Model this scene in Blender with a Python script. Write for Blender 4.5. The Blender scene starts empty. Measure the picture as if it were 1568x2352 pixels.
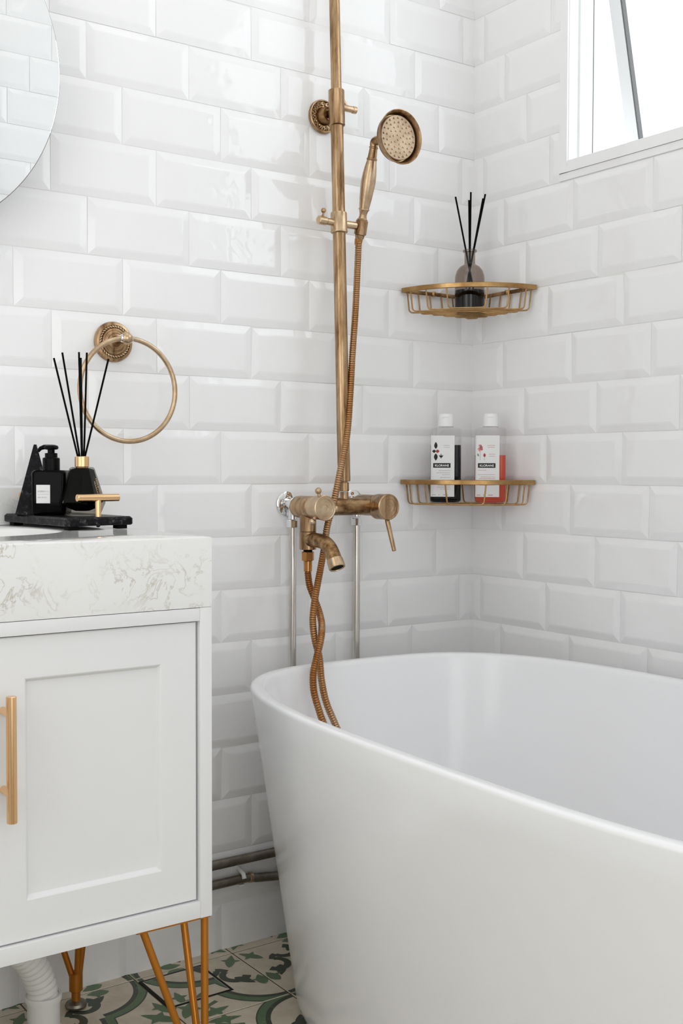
import bpy, bmesh, math, random
from math import sin, cos, pi, radians, sqrt
from mathutils import Vector, Matrix, noise
random.seed(7)
C = bpy.context.scene.collection
sc = bpy.context.scene

# ------------------------------------------------------------------ camera
cam_d = bpy.data.cameras.new('camera'); cam = bpy.data.objects.new('camera', cam_d); C.objects.link(cam)
cam_d.sensor_fit = 'VERTICAL'; cam_d.sensor_height = 36.0; cam_d.sensor_width = 24.0
cam_d.lens = 40.2563; cam_d.clip_start = 0.02; cam_d.clip_end = 60
cam.matrix_world = Matrix(((0.81871304, 0.0190549, -0.57388663, -1.677049),
                           (-0.57419658, 0.03185362, -0.81809757, -1.894370),
                           (0.0026916, 0.99931089, 0.03702023, 0.915922), (0, 0, 0, 1)))
sc.camera = cam

# ------------------------------------------------------------------ world, lamps, exposure
w = bpy.data.worlds.new('overcast_sky'); sc.world = w; w.use_nodes = True
w.node_tree.nodes['Background'].inputs[0].default_value = (0.93, 0.97, 1.0, 1)
w.node_tree.nodes['Background'].inputs[1].default_value = 3.2
def area(name, loc, rot, sx, sy, power, col):
    d = bpy.data.lights.new(name, 'AREA'); d.shape = 'RECTANGLE'; d.size = sx; d.size_y = sy
    d.energy = power; d.color = col
    o = bpy.data.objects.new(name, d); C.objects.link(o); o.location = loc; o.rotation_euler = rot
    return o
area('bathroom_top_fill', (-0.75, -0.75, 2.70), (0, 0, 0), 1.2, 1.0, 4.2, (1.0, 0.98, 0.96))  # unseen overhead fill, added to lift the bath corner; no known fitting
area('hall_top_fill', (-1.5, -2.6, 2.70), (0, 0, 0), 1.3, 1.0, 5.0, (1.0, 0.99, 0.97))  # added fill above the hall, stands for no known lamp
area('hall_end_fill', (-1.5, -3.35, 1.05), (radians(90), 0, 0), 2.2, 1.9, 25.0, (0.985, 0.99, 1.0))  # big fill panel added behind the camera to light the corner evenly
area('left_side_fill', (-2.08, -0.95, 1.5), (0, radians(-90), 0), 1.6, 0.9, 8.0, (0.99, 0.995, 1.0))  # added fill at the windowless left wall, brightens right wall and bath side
sc.view_settings.view_transform = 'Standard'; sc.view_settings.look = 'None'
sc.view_settings.exposure = -0.26; sc.view_settings.gamma = 1.0; sc.view_settings.use_curve_mapping = False
sc.cycles.max_bounces = 12; sc.cycles.diffuse_bounces = 8; sc.cycles.transparent_max_bounces = 16
sc.cycles.use_denoising = True

# ------------------------------------------------------------------ materials
def mat(name, col, rough=0.5, metal=0.0, coat=0.0, spec=0.5, trans=0.0, ior=1.45, alpha=1.0):
    m = bpy.data.materials.new(name); m.use_nodes = True
    b = m.node_tree.nodes['Principled BSDF']
    b.inputs['Base Color'].default_value = (*col, 1); b.inputs['Roughness'].default_value = rough
    b.inputs['Metallic'].default_value = metal; b.inputs['Coat Weight'].default_value = coat
    b.inputs['Coat Roughness'].default_value = 0.03
    b.inputs['Specular IOR Level'].default_value = spec; b.inputs['Transmission Weight'].default_value = trans
    b.inputs['IOR'].default_value = ior; b.inputs['Alpha'].default_value = alpha
    return m
def nd(m, t, **k):
    n = m.node_tree.nodes.new(t)
    for a, v in k.items():
        if hasattr(n, a) and a not in n.inputs: setattr(n, a, v)
        else: n.inputs[a].default_value = v
    return n
def ln(m, a, b): m.node_tree.links.new(a, b)
def coords(m, scale=(1, 1, 1)):
    tc = nd(m, 'ShaderNodeTexCoord'); mp = nd(m, 'ShaderNodeMapping'); mp.inputs['Scale'].default_value = scale
    ln(m, tc.outputs['Object'], mp.inputs['Vector']); return mp.outputs['Vector']
def noise_ramp(m, scale, stops, nscale=1.0, detail=4, rough=0.6, dist=0.0):
    n = nd(m, 'ShaderNodeTexNoise'); n.inputs['Scale'].default_value = nscale; n.inputs['Detail'].default_value = detail
    n.inputs['Roughness'].default_value = rough; n.inputs['Distortion'].default_value = dist
    ln(m, coords(m, scale), n.inputs['Vector'])
    r = nd(m, 'ShaderNodeValToRGB'); e = r.color_ramp.elements
    while len(e) < len(stops): e.new(0.5)
    for i, (p, c) in enumerate(stops): e[i].position = p; e[i].color = (*c, 1)
    ln(m, n.outputs['Fac'], r.inputs['Fac']); return n, r
def bsdf(m): return m.node_tree.nodes['Principled BSDF']
def bump(m, src, strength, dist):
    b = nd(m, 'ShaderNodeBump'); b.inputs['Strength'].default_value = strength; b.inputs['Distance'].default_value = dist
    ln(m, src, b.inputs['Height']); ln(m, b.outputs['Normal'], bsdf(m).inputs['Normal'])
    try: ln(m, b.outputs['Normal'], bsdf(m).inputs['Coat Normal'])
    except Exception: pass

M = {}
M['tile'] = mat('glazed_tile', (0.875, 0.875, 0.88), 0.015, 0, 0.0, 0.5, ior=1.52)
n_ = nd(M['tile'], 'ShaderNodeTexNoise'); n_.inputs['Scale'].default_value = 16; n_.inputs['Detail'].default_value = 2.0
tc_ = nd(M['tile'], 'ShaderNodeNewGeometry'); ln(M['tile'], tc_.outputs['Position'], n_.inputs['Vector'])
bump(M['tile'], n_.outputs['Fac'], 1.0, 0.0019)
M['grout'] = mat('white_grout', (0.80, 0.80, 0.79), 0.9)
M['paint'] = mat('wall_paint', (0.88, 0.88, 0.87), 0.8)
M['ceiling'] = mat('ceiling_paint', (0.88, 0.88, 0.87), 0.9)
M['enamel'] = mat('white_acrylic', (0.875, 0.88, 0.895), 0.20, 0, 0.2, 0.5)
M['alu'] = mat('white_window_metal', (0.86, 0.87, 0.88), 0.35)
M['gasket'] = mat('grey_gasket', (0.16, 0.16, 0.16), 0.6)
M['cabinet'] = mat('white_cabinet_lacquer', (0.80, 0.805, 0.815), 0.28, 0, 0.15)
def brass_mat(name, stops, streak=(70, 70, 9), rough=0.3, bump_s=0.1):
    m = mat(name, (0.6, 0.4, 0.2), rough, 1.0)
    n, r = noise_ramp(m, streak, stops, 1.0, 5, 0.65)
    ln(m, r.outputs['Color'], bsdf(m).inputs['Base Color'])
    mr = nd(m, 'ShaderNodeMapRange'); mr.inputs['To Min'].default_value = rough + 0.14; mr.inputs['To Max'].default_value = rough - 0.08
    ln(m, n.outputs['Fac'], mr.inputs['Value']); ln(m, mr.outputs['Result'], bsdf(m).inputs['Roughness'])
    bump(m, n.outputs['Fac'], bump_s, 0.0004)
    return m
AGED = [(0.28, (0.10, 0.05, 0.02)), (0.42, (0.30, 0.18, 0.09)), (0.55, (0.46, 0.31, 0.175)), (0.75, (0.60, 0.45, 0.29))]
M['brass'] = brass_mat('antique_brass', AGED)
M['brass_dark'] = brass_mat('antique_brass_darker', [(0.3, (0.05, 0.025, 0.012)), (0.45, (0.26, 0.145, 0.065)), (0.58, (0.42, 0.27, 0.14)), (0.75, (0.52, 0.36, 0.20))], (26, 60, 60), 0.30)
M['brass_light'] = brass_mat('antique_brass_lighter', [(0.3, (0.44, 0.30, 0.18)), (0.55, (0.60, 0.445, 0.29)), (0.75, (0.70, 0.55, 0.39))], (40, 40, 40), 0.3)
M['brass_face'] = brass_mat('satin_brass', [(0.3, (0.46, 0.35, 0.25)), (0.7, (0.58, 0.46, 0.34))], (40, 40, 40), 0.58)
M['hose'] = brass_mat('hose_brass', [(0.35, (0.30, 0.12, 0.035)), (0.5, (0.40, 0.20, 0.08)), (0.65, (0.46, 0.30, 0.17))], (16, 16, 7), 0.30)
M['copper'] = brass_mat('copper_brass', [(0.3, (0.40, 0.17, 0.05)), (0.7, (0.58, 0.29, 0.10))], (30, 30, 30), 0.25)
M['gold'] = mat('brushed_gold', (0.85, 0.55, 0.29), 0.24, 1.0)
M['shelf'] = brass_mat('shelf_brass', [(0.3, (0.30, 0.16, 0.055)), (0.7, (0.52, 0.33, 0.15))], (30, 30, 30), 0.3)
M['legs'] = mat('copper_painted_legs', (0.50, 0.185, 0.022), 0.33, 0.7)
M['chrome'] = mat('chrome', (0.82, 0.82, 0.82), 0.08, 1.0)
M['steel'] = brass_mat('brushed_steel_pipe', [(0.3, (0.52, 0.47, 0.40)), (0.7, (0.84, 0.82, 0.78))], (90, 90, 6), 0.17)
M['galv'] = brass_mat('galvanised_steel', [(0.35, (0.19, 0.165, 0.13)), (0.7, (0.36, 0.33, 0.28))], (25, 25, 25), 0.42)
M['mirror'] = mat('mirror_glass', (0.93, 0.94, 0.94), 0.0, 1.0)
M['dark_edge'] = mat('dark_mirror_edge', (0.10, 0.10, 0.10), 0.4)
M['black_plastic'] = mat('black_plastic', (0.002, 0.002, 0.002), 0.35, spec=0.12)
M['black_gloss'] = mat('black_glass', (0.002, 0.002, 0.002), 0.06, 0, 0.0, 0.09)
M['black_matte'] = mat('black_matte', (0.003, 0.003, 0.003), 0.8, spec=0.1)
M['rubber'] = mat('black_rubber', (0.005, 0.005, 0.005), 0.6, spec=0.1)
M['label'] = mat('white_paper_label', (0.80, 0.80, 0.80), 0.5)
M['ink'] = mat('black_ink', (0.01, 0.01, 0.01), 0.6)
M['ink_grey'] = mat('grey_ink', (0.42, 0.42, 0.42), 0.6)
M['ink_red'] = mat('red_ink', (0.62, 0.30, 0.28), 0.6)
M['ink_pink'] = mat('pink_ink', (0.80, 0.34, 0.32), 0.6)
M['ink_green'] = mat('green_ink', (0.22, 0.27, 0.2), 0.6)
M['ink_deep'] = mat('deep_red_ink', (0.38, 0.04, 0.04), 0.6)
M['ink_white'] = mat('white_print', (0.85, 0.85, 0.85), 0.6)
M['ink_gold'] = mat('gold_print', (0.80, 0.55, 0.32), 0.4, 0.3)
M['white_plastic'] = mat('white_plastic', (0.85, 0.85, 0.85), 0.35)
M['pvc'] = mat('white_pvc', (0.86, 0.85, 0.82), 0.4)
M['ceramic'] = mat('basin_ceramic', (0.85, 0.85, 0.84), 0.08, 0, 0.3)
def thin_clear(name, tint, gloss=0.05, f0=0.035):
    m = bpy.data.materials.new(name); m.use_nodes = True; t = m.node_tree; t.nodes.clear()
    o = t.nodes.new('ShaderNodeOutputMaterial'); tr = t.nodes.new('ShaderNodeBsdfTransparent'); gl = t.nodes.new('ShaderNodeBsdfGlossy')
    tr.inputs[0].default_value = (*tint, 1); gl.inputs['Roughness'].default_value = gloss; gl.inputs[0].default_value = (1, 1, 1, 1)
    lw = t.nodes.new('ShaderNodeLayerWeight'); lw.inputs[0].default_value = 0.5      # Schlick: 0.04 + 0.9 (1 - cos)^5
    pw = t.nodes.new('ShaderNodeMath'); pw.operation = 'POWER'; pw.inputs[1].default_value = 5.0; t.links.new(lw.outputs['Facing'], pw.inputs[0])
    ma = t.nodes.new('ShaderNodeMath'); ma.operation = 'MULTIPLY_ADD'; ma.inputs[1].default_value = 0.9; ma.inputs[2].default_value = f0; t.links.new(pw.outputs[0], ma.inputs[0])
    mx = t.nodes.new('ShaderNodeMixShader'); t.links.new(ma.outputs[0], mx.inputs[0]); t.links.new(tr.outputs[0], mx.inputs[1]); t.links.new(gl.outputs[0], mx.inputs[2])
    t.links.new(mx.outputs[0], o.inputs[0]); return m
M['clear'] = thin_clear('clear_plastic', (0.955, 0.955, 0.955), 0.05, 0.02)
M['smoke'] = thin_clear('smoked_glass', (0.62, 0.55, 0.51), 0.03)
M['pane'] = thin_clear('window_glass', (0.97, 0.98, 0.98), 0.0)
M['glass'] = thin_clear('clear_glass', (0.62, 0.60, 0.56), 0.02, 0.012)
M['black_liquid'] = mat('black_liquid', (0.004, 0.004, 0.005), 0.08, 0, 0.0, 0.15)
M['coral_liquid'] = mat('coral_liquid', (0.60, 0.085, 0.045), 0.12, 0, 0.0, 0.2)
# black marble with grey veins
m = M['black_marble'] = mat('black_marble', (0.02, 0.02, 0.02), 0.35, 0, 0.0, 0.15)
n, r = noise_ramp(m, (1, 1, 1), [(0.42, (0.004, 0.004, 0.005)), (0.55, (0.012, 0.012, 0.015)), (0.63, (0.07, 0.066, 0.06)), (0.72, (0.36, 0.32, 0.28))], 110, 9, 0.72, 0.6)
ln(m, r.outputs['Color'], bsdf(m).inputs['Base Color'])
# white quartz with beige-grey veins
m = M['marble'] = mat('white_quartz', (0.8, 0.8, 0.79), 0.10, 0, 0.2)
n, r = noise_ramp(m, (1, 1, 1.0), [(0.0, (0.80, 0.80, 0.79)), (0.470, (0.80, 0.80, 0.79)), (0.492, (0.50, 0.47, 0.40)), (0.502, (0.60, 0.58, 0.53)), (0.525, (0.79, 0.79, 0.78)), (1.0, (0.81, 0.81, 0.80))], 26, 5, 0.6, 1.0)
n2 = nd(m, 'ShaderNodeTexNoise'); n2.inputs['Scale'].default_value = 14; n2.inputs['Detail'].default_value = 3; ln(m, coords(m, (1, 1, 1.3)), n2.inputs['Vector'])
mr = nd(m, 'ShaderNodeMapRange'); mr.inputs['From Min'].default_value = 0.40; mr.inputs['From Max'].default_value = 0.66; ln(m, n2.outputs['Fac'], mr.inputs['Value'])
mx = nd(m, 'ShaderNodeMix', data_type='RGBA'); ln(m, mr.outputs['Result'], mx.inputs[0]); mx.inputs[6].default_value = (0.80, 0.80, 0.79, 1); ln(m, r.outputs['Color'], mx.inputs[7])
ln(m, mx.outputs[2], bsdf(m).inputs['Base Color'])
# cement floor tile body and printed inks (worn)
m = M['cement'] = mat('cream_cement_tile', (0.55, 0.5, 0.4), 0.42)
n, r = noise_ramp(m, (1, 1, 1), [(0.3, (0.55, 0.48, 0.37)), (0.55, (0.68, 0.61, 0.49)), (0.8, (0.75, 0.68, 0.56))], 16, 6, 0.65)
ln(m, r.outputs['Color'], bsdf(m).inputs['Base Color'])
def worn(name, c, c2):
    m = mat(name, c, 0.42)
    n, r = noise_ramp(m, (1, 1, 1), [(0.28, tuple(x * 0.75 for x in c)), (0.46, c), (0.60, c), (0.70, c2), (0.85, (0.50, 0.46, 0.37))], 38, 8, 0.72)
    ln(m, r.outputs['Color'], bsdf(m).inputs['Base Color']); return m
M['motif_green'] = worn('worn_green_print', (0.12, 0.19, 0.105), (0.27, 0.33, 0.23))
M['motif_dark'] = worn('worn_dark_print', (0.06, 0.072, 0.052), (0.16, 0.175, 0.13))
M['joint'] = mat('dirty_floor_joint', (0.10, 0.08, 0.055), 0.9)
M['drain_gap'] = mat('black_drain_gap', (0.008, 0.008, 0.008), 0.7)

# ------------------------------------------------------------------ mesh helpers
class MB:
    def __init__(s): s.v = []; s.f = []; s.mi = []
    def add(s, vs, fs, mi=0):
        k = len(s.v); s.v += [tuple(v) for v in vs]; s.f += [tuple(k + i for i in f) for f in fs]; s.mi += [mi] * len(fs); return s
    def box(s, x0, x1, y0, y1, z0, z1, mi=0, c=0.0, T=None):
        x0, x1 = min(x0, x1), max(x0, x1); y0, y1 = min(y0, y1), max(y0, y1); z0, z1 = min(z0, z1), max(z0, z1)
        if c <= 0:
            vs = [(x, y, z) for z in (z0, z1) for y in (y0, y1) for x in (x0, x1)]
            fs = [(0, 2, 3, 1), (4, 5, 7, 6), (0, 1, 5, 4), (2, 6, 7, 3), (0, 4, 6, 2), (1, 3, 7, 5)]
        else:
            bm = bmesh.new(); bmesh.ops.create_cube(bm, size=1)
            for v in bm.verts: v.co = Vector(((x0 + x1) / 2 + v.co.x * (x1 - x0), (y0 + y1) / 2 + v.co.y * (y1 - y0), (z0 + z1) / 2 + v.co.z * (z1 - z0)))
            bmesh.ops.bevel(bm, geom=list(bm.edges), offset=c, segments=2, affect='EDGES', profile=0.7)
            bm.verts.index_update(); vs = [v.co.copy() for v in bm.verts]; fs = [[v.index for v in f.verts] for f in bm.faces]; bm.free()
        if T: vs = [T @ Vector(v) for v in vs]
        return s.add(vs, fs, mi)
    def lathe(s, prof, o, ax=(0, 0, 1), n=32, mi=0, cap=True):
        """prof: list of (radius, height along ax)"""
        ax = Vector(ax).normalized(); u = ax.orthogonal().normalized(); w_ = ax.cross(u); o = Vector(o); vs = []; fs = []
        for r, h in prof:
            for i in range(n):
                a = 2 * pi * i / n; vs.append(o + ax * h + (u * cos(a) + w_ * sin(a)) * max(r, 1e-5))
        for j in range(len(prof) - 1):
            for i in range(n):
                k = (i + 1) % n; fs.append((j * n + i, j * n + k, (j + 1) * n + k, (j + 1) * n + i))
        if cap: fs.append(tuple(reversed(range(n)))); fs.append(tuple((len(prof) - 1) * n + i for i in range(n)))
        return s.add(vs, fs, mi)
    def cyl(s, a, b, r, n=24, mi=0, r2=None, ch=None):
        a = Vector(a); b = Vector(b); L = (b - a).length; r2 = r if r2 is None else r2; ch = min(r, r2) * 0.12 if ch is None else ch
        return s.lathe([(r - ch, 0), (r, ch), (r2, L - ch), (r2 - ch, L)], a, b - a, n, mi)
    def tube(s, pts, rad, n=16, mi=0, cap=True, closed=False):
        pts = [Vector(p) for p in pts]; m = len(pts); vs = []; fs = []
        if not hasattr(rad, '__len__'): rad = [rad] * m
        tan = []
        for i in range(m):
            if closed: t = pts[(i + 1) % m] - pts[i - 1]
            else: t = pts[min(i + 1, m - 1)] - pts[max(i - 1, 0)]
            tan.append(t.normalized())
        u = tan[0].orthogonal().normalized()
        if closed: u = Vector((0, 1, 0)) if abs(tan[0].y) < 0.5 else u
        for i in range(m):
            u = (u - tan[i] * u.dot(tan[i])).normalized(); w_ = tan[i].cross(u)
            for k in range(n):
                a = 2 * pi * k / n; vs.append(pts[i] + (u * cos(a) + w_ * sin(a)) * rad[i])
        for j in range(m - 1 if not closed else m):
            j2 = (j + 1) % m
            for k in range(n):
                k2 = (k + 1) % n; fs.append((j * n + k, j * n + k2, j2 * n + k2, j2 * n + k))
        if cap and not closed: fs.append(tuple(reversed(range(n)))); fs.append(tuple((m - 1) * n + k for k in range(n)))
        return s.add(vs, fs, mi)
    def ball(s, c, r, n=16, mi=0, sc_=(1, 1, 1)):
        c = Vector(c); vs = []; fs = []; h = n // 2
        for j in range(1, h):
            for i in range(n):
                a = pi * j / h; b = 2 * pi * i / n
                vs.append(c + Vector((sin(a) * cos(b) * sc_[0], sin(a) * sin(b) * sc_[1], cos(a) * sc_[2])) * r)
        for j in range(h - 2):
            for i in range(n):
                k = (i + 1) % n; fs.append((j * n + i, (j + 1) * n + i, (j + 1) * n + k, j * n + k))
        t = len(vs); vs += [c + Vector((0, 0, r * sc_[2])), c - Vector((0, 0, r * sc_[2]))]
        for i in range(n):
            k = (i + 1) % n; fs.append((t, i, k)); fs.append((t + 1, (h - 2) * n + k, (h - 2) * n + i))
        return s.add(vs, fs, mi)
    def prism(s, poly, z0, z1, T=None, mi=0):
        n = len(poly); vs = [Vector((x, y, z0)) for x, y in poly] + [Vector((x, y, z1)) for x, y in poly]
        fs = [tuple(reversed(range(n))), tuple(range(n, 2 * n))] + [(i, (i + 1) % n, n + (i + 1) % n, n + i) for i in range(n)]
        if T: vs = [T @ v for v in vs]
        return s.add(vs, fs, mi)
    def loft(s, rings, mi=0, cap0=True, cap1=True):
        n = len(rings[0]); vs = [v for r in rings for v in r]
        fs = [(j * n + i, j * n + (i + 1) % n, (j + 1) * n + (i + 1) % n, (j + 1) * n + i) for j in range(len(rings) - 1) for i in range(n)]
        if cap0: fs.append(tuple(reversed(range(n))))
        if cap1: fs.append(tuple((len(rings) - 1) * n + i for i in range(n)))
        return s.add(vs, fs, mi)
    def build(s, name, mats, parent=None, smooth=True, angle=35, origin=None):
        me = bpy.data.meshes.new(name)
        o0 = Vector(origin) if origin is not None else (Vector(parent['_o']) if parent is not None and '_o' in parent else Vector((0, 0, 0)))
        me.from_pydata([Vector(v) - o0 for v in s.v], [], s.f)
        mats = mats if isinstance(mats, (list, tuple)) else [mats]
        for mm in mats: me.materials.append(mm)
        if len(mats) > 1: me.polygons.foreach_set('material_index', s.mi)
        me.validate()
        bm = bmesh.new(); bm.from_mesh(me); bmesh.ops.recalc_face_normals(bm, faces=bm.faces); bm.to_mesh(me); bm.free()
        if smooth:
            me.polygons.foreach_set('use_smooth', [True] * len(me.polygons)); me.set_sharp_from_angle(angle=radians(angle))
        ob = bpy.data.objects.new(name, me); C.objects.link(ob)
        if parent is not None:
            ob.parent = parent
            ob.location = o0 - Vector(parent['_o']) if '_o' in parent else o0
        else: ob.location = o0
        ob['_o'] = tuple(o0)
        return ob
def thing(name, label, cat, loc=(0, 0, 0), group=None):
    o = bpy.data.objects.new(name, None); C.objects.link(o); o.location = loc; o['_o'] = tuple(loc); o.empty_display_size = 0.05
    o['label'] = label; o['category'] = cat
    if group: o['group'] = group
    return o
def tag(o, label, cat, group=None):
    o['label'] = label; o['category'] = cat
    if group: o['group'] = group
    return o
def struct(name, mb, m, smooth=False, **k):
    o = mb.build(name, m, None, smooth=smooth, **k); o['kind'] = 'structure'; return o
def spline(pts, n=8):
    P = [Vector(p) for p in pts]; out = []
    for i in range(len(P) - 1):
        p0 = P[max(i - 1, 0)]; p1 = P[i]; p2 = P[i + 1]; p3 = P[min(i + 2, len(P) - 1)]
        for k in range(n):
            t = k / n
            out.append(0.5 * ((2 * p1) + (p2 - p0) * t + (2 * p0 - 5 * p1 + 4 * p2 - p3) * t * t + (3 * p1 - p0 - 3 * p2 + p3) * t ** 3))
    out.append(P[-1]); return out
def text(name, s, size, T, m, parent, extr=0.0002, align='LEFT', sx=1.0, bold=0.0):
    cu = bpy.data.curves.new(name, 'FONT'); cu.body = s; cu.size = size; cu.extrude = extr; cu.align_x = align; cu.offset = bold
    ob = bpy.data.objects.new(name, cu); C.objects.link(ob)
    dg = bpy.context.evaluated_depsgraph_get(); me = bpy.data.meshes.new_from_object(ob.evaluated_get(dg))
    bpy.data.objects.remove(ob)
    me.transform(T @ Matrix.Scale(sx, 4, (1, 0, 0))); me.transform(Matrix.Translation(-Vector(root_o(parent))))
    me.materials.clear(); me.materials.append(m)
    o = bpy.data.objects.new(name, me); C.objects.link(o); o.parent = parent; o['_o'] = tuple(root_o(parent)); return o
def root_o(p): return p['_o']
def frame(origin, right, up):
    r = Vector(right).normalized(); u = Vector(up).normalized(); n = r.cross(u)
    return Matrix(((r.x, u.x, n.x, origin[0]), (r.y, u.y, n.y, origin[1]), (r.z, u.z, n.z, origin[2]), (0, 0, 0, 1)))

# ------------------------------------------------------------------ setting: tiled walls
ZL = 1.888          # height of grout line 0
W, H = 0.1973, 0.1
CEIL = 2.72
def tile_mesh(L, Hh, cl, cr, cb, ct, key, cache={}):
    k = (round(L, 4), round(Hh, 4), cl, cr, cb, ct)
    if k in cache: return cache[k]
    B = 0.0125 if Hh > 0.03 else 0.001; B2 = 0.0032 if Hh > 0.03 else 0.0005
    def loop(i1, w):   # i1 inset for bevelled sides
        a = 0 if cl else i1; b = L - (0 if cr else i1); c = 0 if cb else i1; d = Hh - (0 if ct else i1)
        return [(a, c, w), (b, c, w), (b, d, w), (a, d, w)]
    rings = [loop(0, -0.005), loop(0, 0.0), loop(B, 0.0027), loop(B + B2, 0.0031)]
    vs = [v for r in rings for v in r]; fs = []
    for j in range(3):
        for i in range(4): fs.append((j * 4 + i, j * 4 + (i + 1) % 4, (j + 1) * 4 + (i + 1) % 4, (j + 1) * 4 + i))
    fs.append((12, 13, 14, 15))
    me = bpy.data.meshes.new('tile'); me.from_pydata(vs, [], fs); me.materials.append(M['tile']); cache[k] = me; return me
def place_tile(parent, T, a, b, z0, z1, cl, cr, cb, ct):
    g = 0.0006
    L = b - a - (0 if cl else g) - (0 if cr else g); Hh = z1 - z0 - (0 if cb else g) - (0 if ct else g)
    if L < 0.006 or Hh < 0.006: return
    me = tile_mesh(L, Hh, cl, cr, cb, ct, None)
    o = bpy.data.objects.new('tile', me); C.objects.link(o); o.parent = parent
    jit = Matrix.Rotation(random.gauss(0, 0.006), 4, 'X') @ Matrix.Rotation(random.gauss(0, 0.0035), 4, 'Y')
    ce = Matrix.Translation((L / 2, Hh / 2, 0))
    o.matrix_parent_inverse = Matrix.Identity(4)
    o.matrix_local = T @ Matrix.Translation((a + (0 if cl else g), z0 + (0 if cb else g), 0)) @ ce @ jit @ ce.inverted()
def tile_wall(parent, T, u0, u1, off, hole=None, zmax=CEIL):
    """T maps (u, z, out) to world; off(row) is the u of one joint in that row"""
    for row in range(-9, 19):
        zt = ZL - row * H; zb = zt - H
        ct = zt > zmax; cb = zb < 0
        z1 = min(zt, zmax); z0 = max(zb, 0.0)
        if z1 - z0 < 0.005: continue
        o = off(row); k0 = math.floor((u0 - o) / W) - 1
        for k in range(k0, k0 + int((u1 - u0) / W) + 4):
            a = o + k * W; b = a + W
            if b <= u0 + 1e-4 or a >= u1 - 1e-4: continue
            cl = a < u0; cr = b > u1; a = max(a, u0); b = min(b, u1)
            if hole:
                h0, h1, hz0, hz1 = hole
                if b > h0 and a < h1 and z1 > hz0 and z0 < hz1:
                    if a < h0: place_tile(parent, T, a, h0, z0, z1, cl, True, cb, ct)
                    if b > h1: place_tile(parent, T, h1, b, z0, z1, True, cr, cb, ct)
                    aa, bb = max(a, h0), min(b, h1)
                    if z0 < hz0: place_tile(parent, T, aa, bb, z0, hz0, a < h0 or cl, b > h1 or cr, cb, True)
                    if z1 > hz1: place_tile(parent, T, aa, bb, hz1, z1, a < h0 or cl, b > h1 or cr, True, ct)
                    continue
            place_tile(parent, T, a, b, z0, z1, cl, cr, cb, ct)
XL_, YF = -2.1, -1.48
wb = struct('wall_back', MB().box(XL_ - 0.1, 0.1, 0.0006, 0.12, 0, CEIL), M['grout'])
TB = Matrix(((1, 0, 0, 0), (0, 0, -1, 0), (0, 1, 0, 0), (0, 0, 0, 1)))
tile_wall(wb, TB, XL_, 0.0, lambda r: -0.8885 + (0 if r % 3 == 2 else 1 if r % 3 == 0 else 2) * W / 3)
# right wall with window opening: y from WY0 to WY1, z from WZ0 to WZ1
WY0, WY1, WZ0, WZ1 = -0.259, -1.33, 1.504, 2.31
mb = MB()
mb.box(0.0006, 0.12, 0.1, WY0, 0, CEIL); mb.box(0.0006, 0.12, WY1, YF - 0.1, 0, CEIL)
mb.box(0.0006, 0.12, WY0, WY1, 0, WZ0); mb.box(0.0006, 0.12, WY0, WY1, WZ1, CEIL)
wr = struct('wall_right', mb, M['grout'])
TR = Matrix(((0, 0, -1, 0), (-1, 0, 0, 0), (0, 1, 0, 0), (0, 0, 0, 1)))   # u = -y
tile_wall(wr, TR, 0.0012, -YF, lambda r: 0.0972 + ((r - 1) % 3) * W / 3, hole=(-WY0, -WY1, 1.4884, WZ1))
# front wall (behind the bath foot, seen in the mirror) with the door opening
DX0, DX1, DZ = -2.0, -0.67, 2.08
mb = MB(); mb.box(DX1, 0.1, YF - 0.12, YF - 0.0018, 0, CEIL); mb.box(XL_ - 0.1, DX0, YF - 0.12, YF - 0.0018, 0, CEIL); mb.box(DX0, DX1, YF - 0.12, YF - 0.0018, DZ, CEIL)
wf = struct('wall_front', mb, M['grout'])
TF = Matrix(((-1, 0, 0, 0), (0, 0, 1, YF), (0, 1, 0, 0), (0, 0, 0, 1)))   # u = -x
tile_wall(wf, TF, 0.002, -DX1 - 0.062, lambda r: 0.05 + (r % 3) * W / 3)
struct('wall_left', MB().box(XL_ - 0.1, XL_, 0.1, YF - 0.1, 0, CEIL), M['paint'])
struct('ceiling', MB().box(-2.9, 0.15, 0.15, -3.5, CEIL, CEIL + 0.1), M['ceiling'])
mb = MB(); mb.box(DX0 - 0.06, DX0 + 0.012, YF + 0.012, YF - 0.132, 0, DZ + 0.05); mb.box(DX1 - 0.012, DX1 + 0.06, YF + 0.012, YF - 0.132, 0, DZ + 0.05); mb.box(DX0, DX1, YF + 0.012, YF - 0.132, DZ - 0.012, DZ + 0.06)
struct('trim_1', mb, M['cabinet'])
struct('wall_hall_left', MB().box(-2.9, -2.8, YF - 0.1, -3.5, 0, CEIL), M['paint'])
struct('wall_hall_right', MB().box(-0.1, 0.0, YF - 0.12, -3.5, 0, CEIL), M['paint'])
struct('wall_hall_end', MB().box(-2.9, 0.0, -3.4, -3.5, 0, CEIL), M['paint'])
struct('wall_hall_front', MB().box(-2.9, XL_ - 0.1, YF - 0.12, YF, 0, CEIL), M['paint'])

# ------------------------------------------------------------------ window in the right wall
win = thing('window_1', '', '', (0, (WY0 + WY1) / 2, WZ0)); del win['label']; del win['category']; win['kind'] = 'structure'
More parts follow.
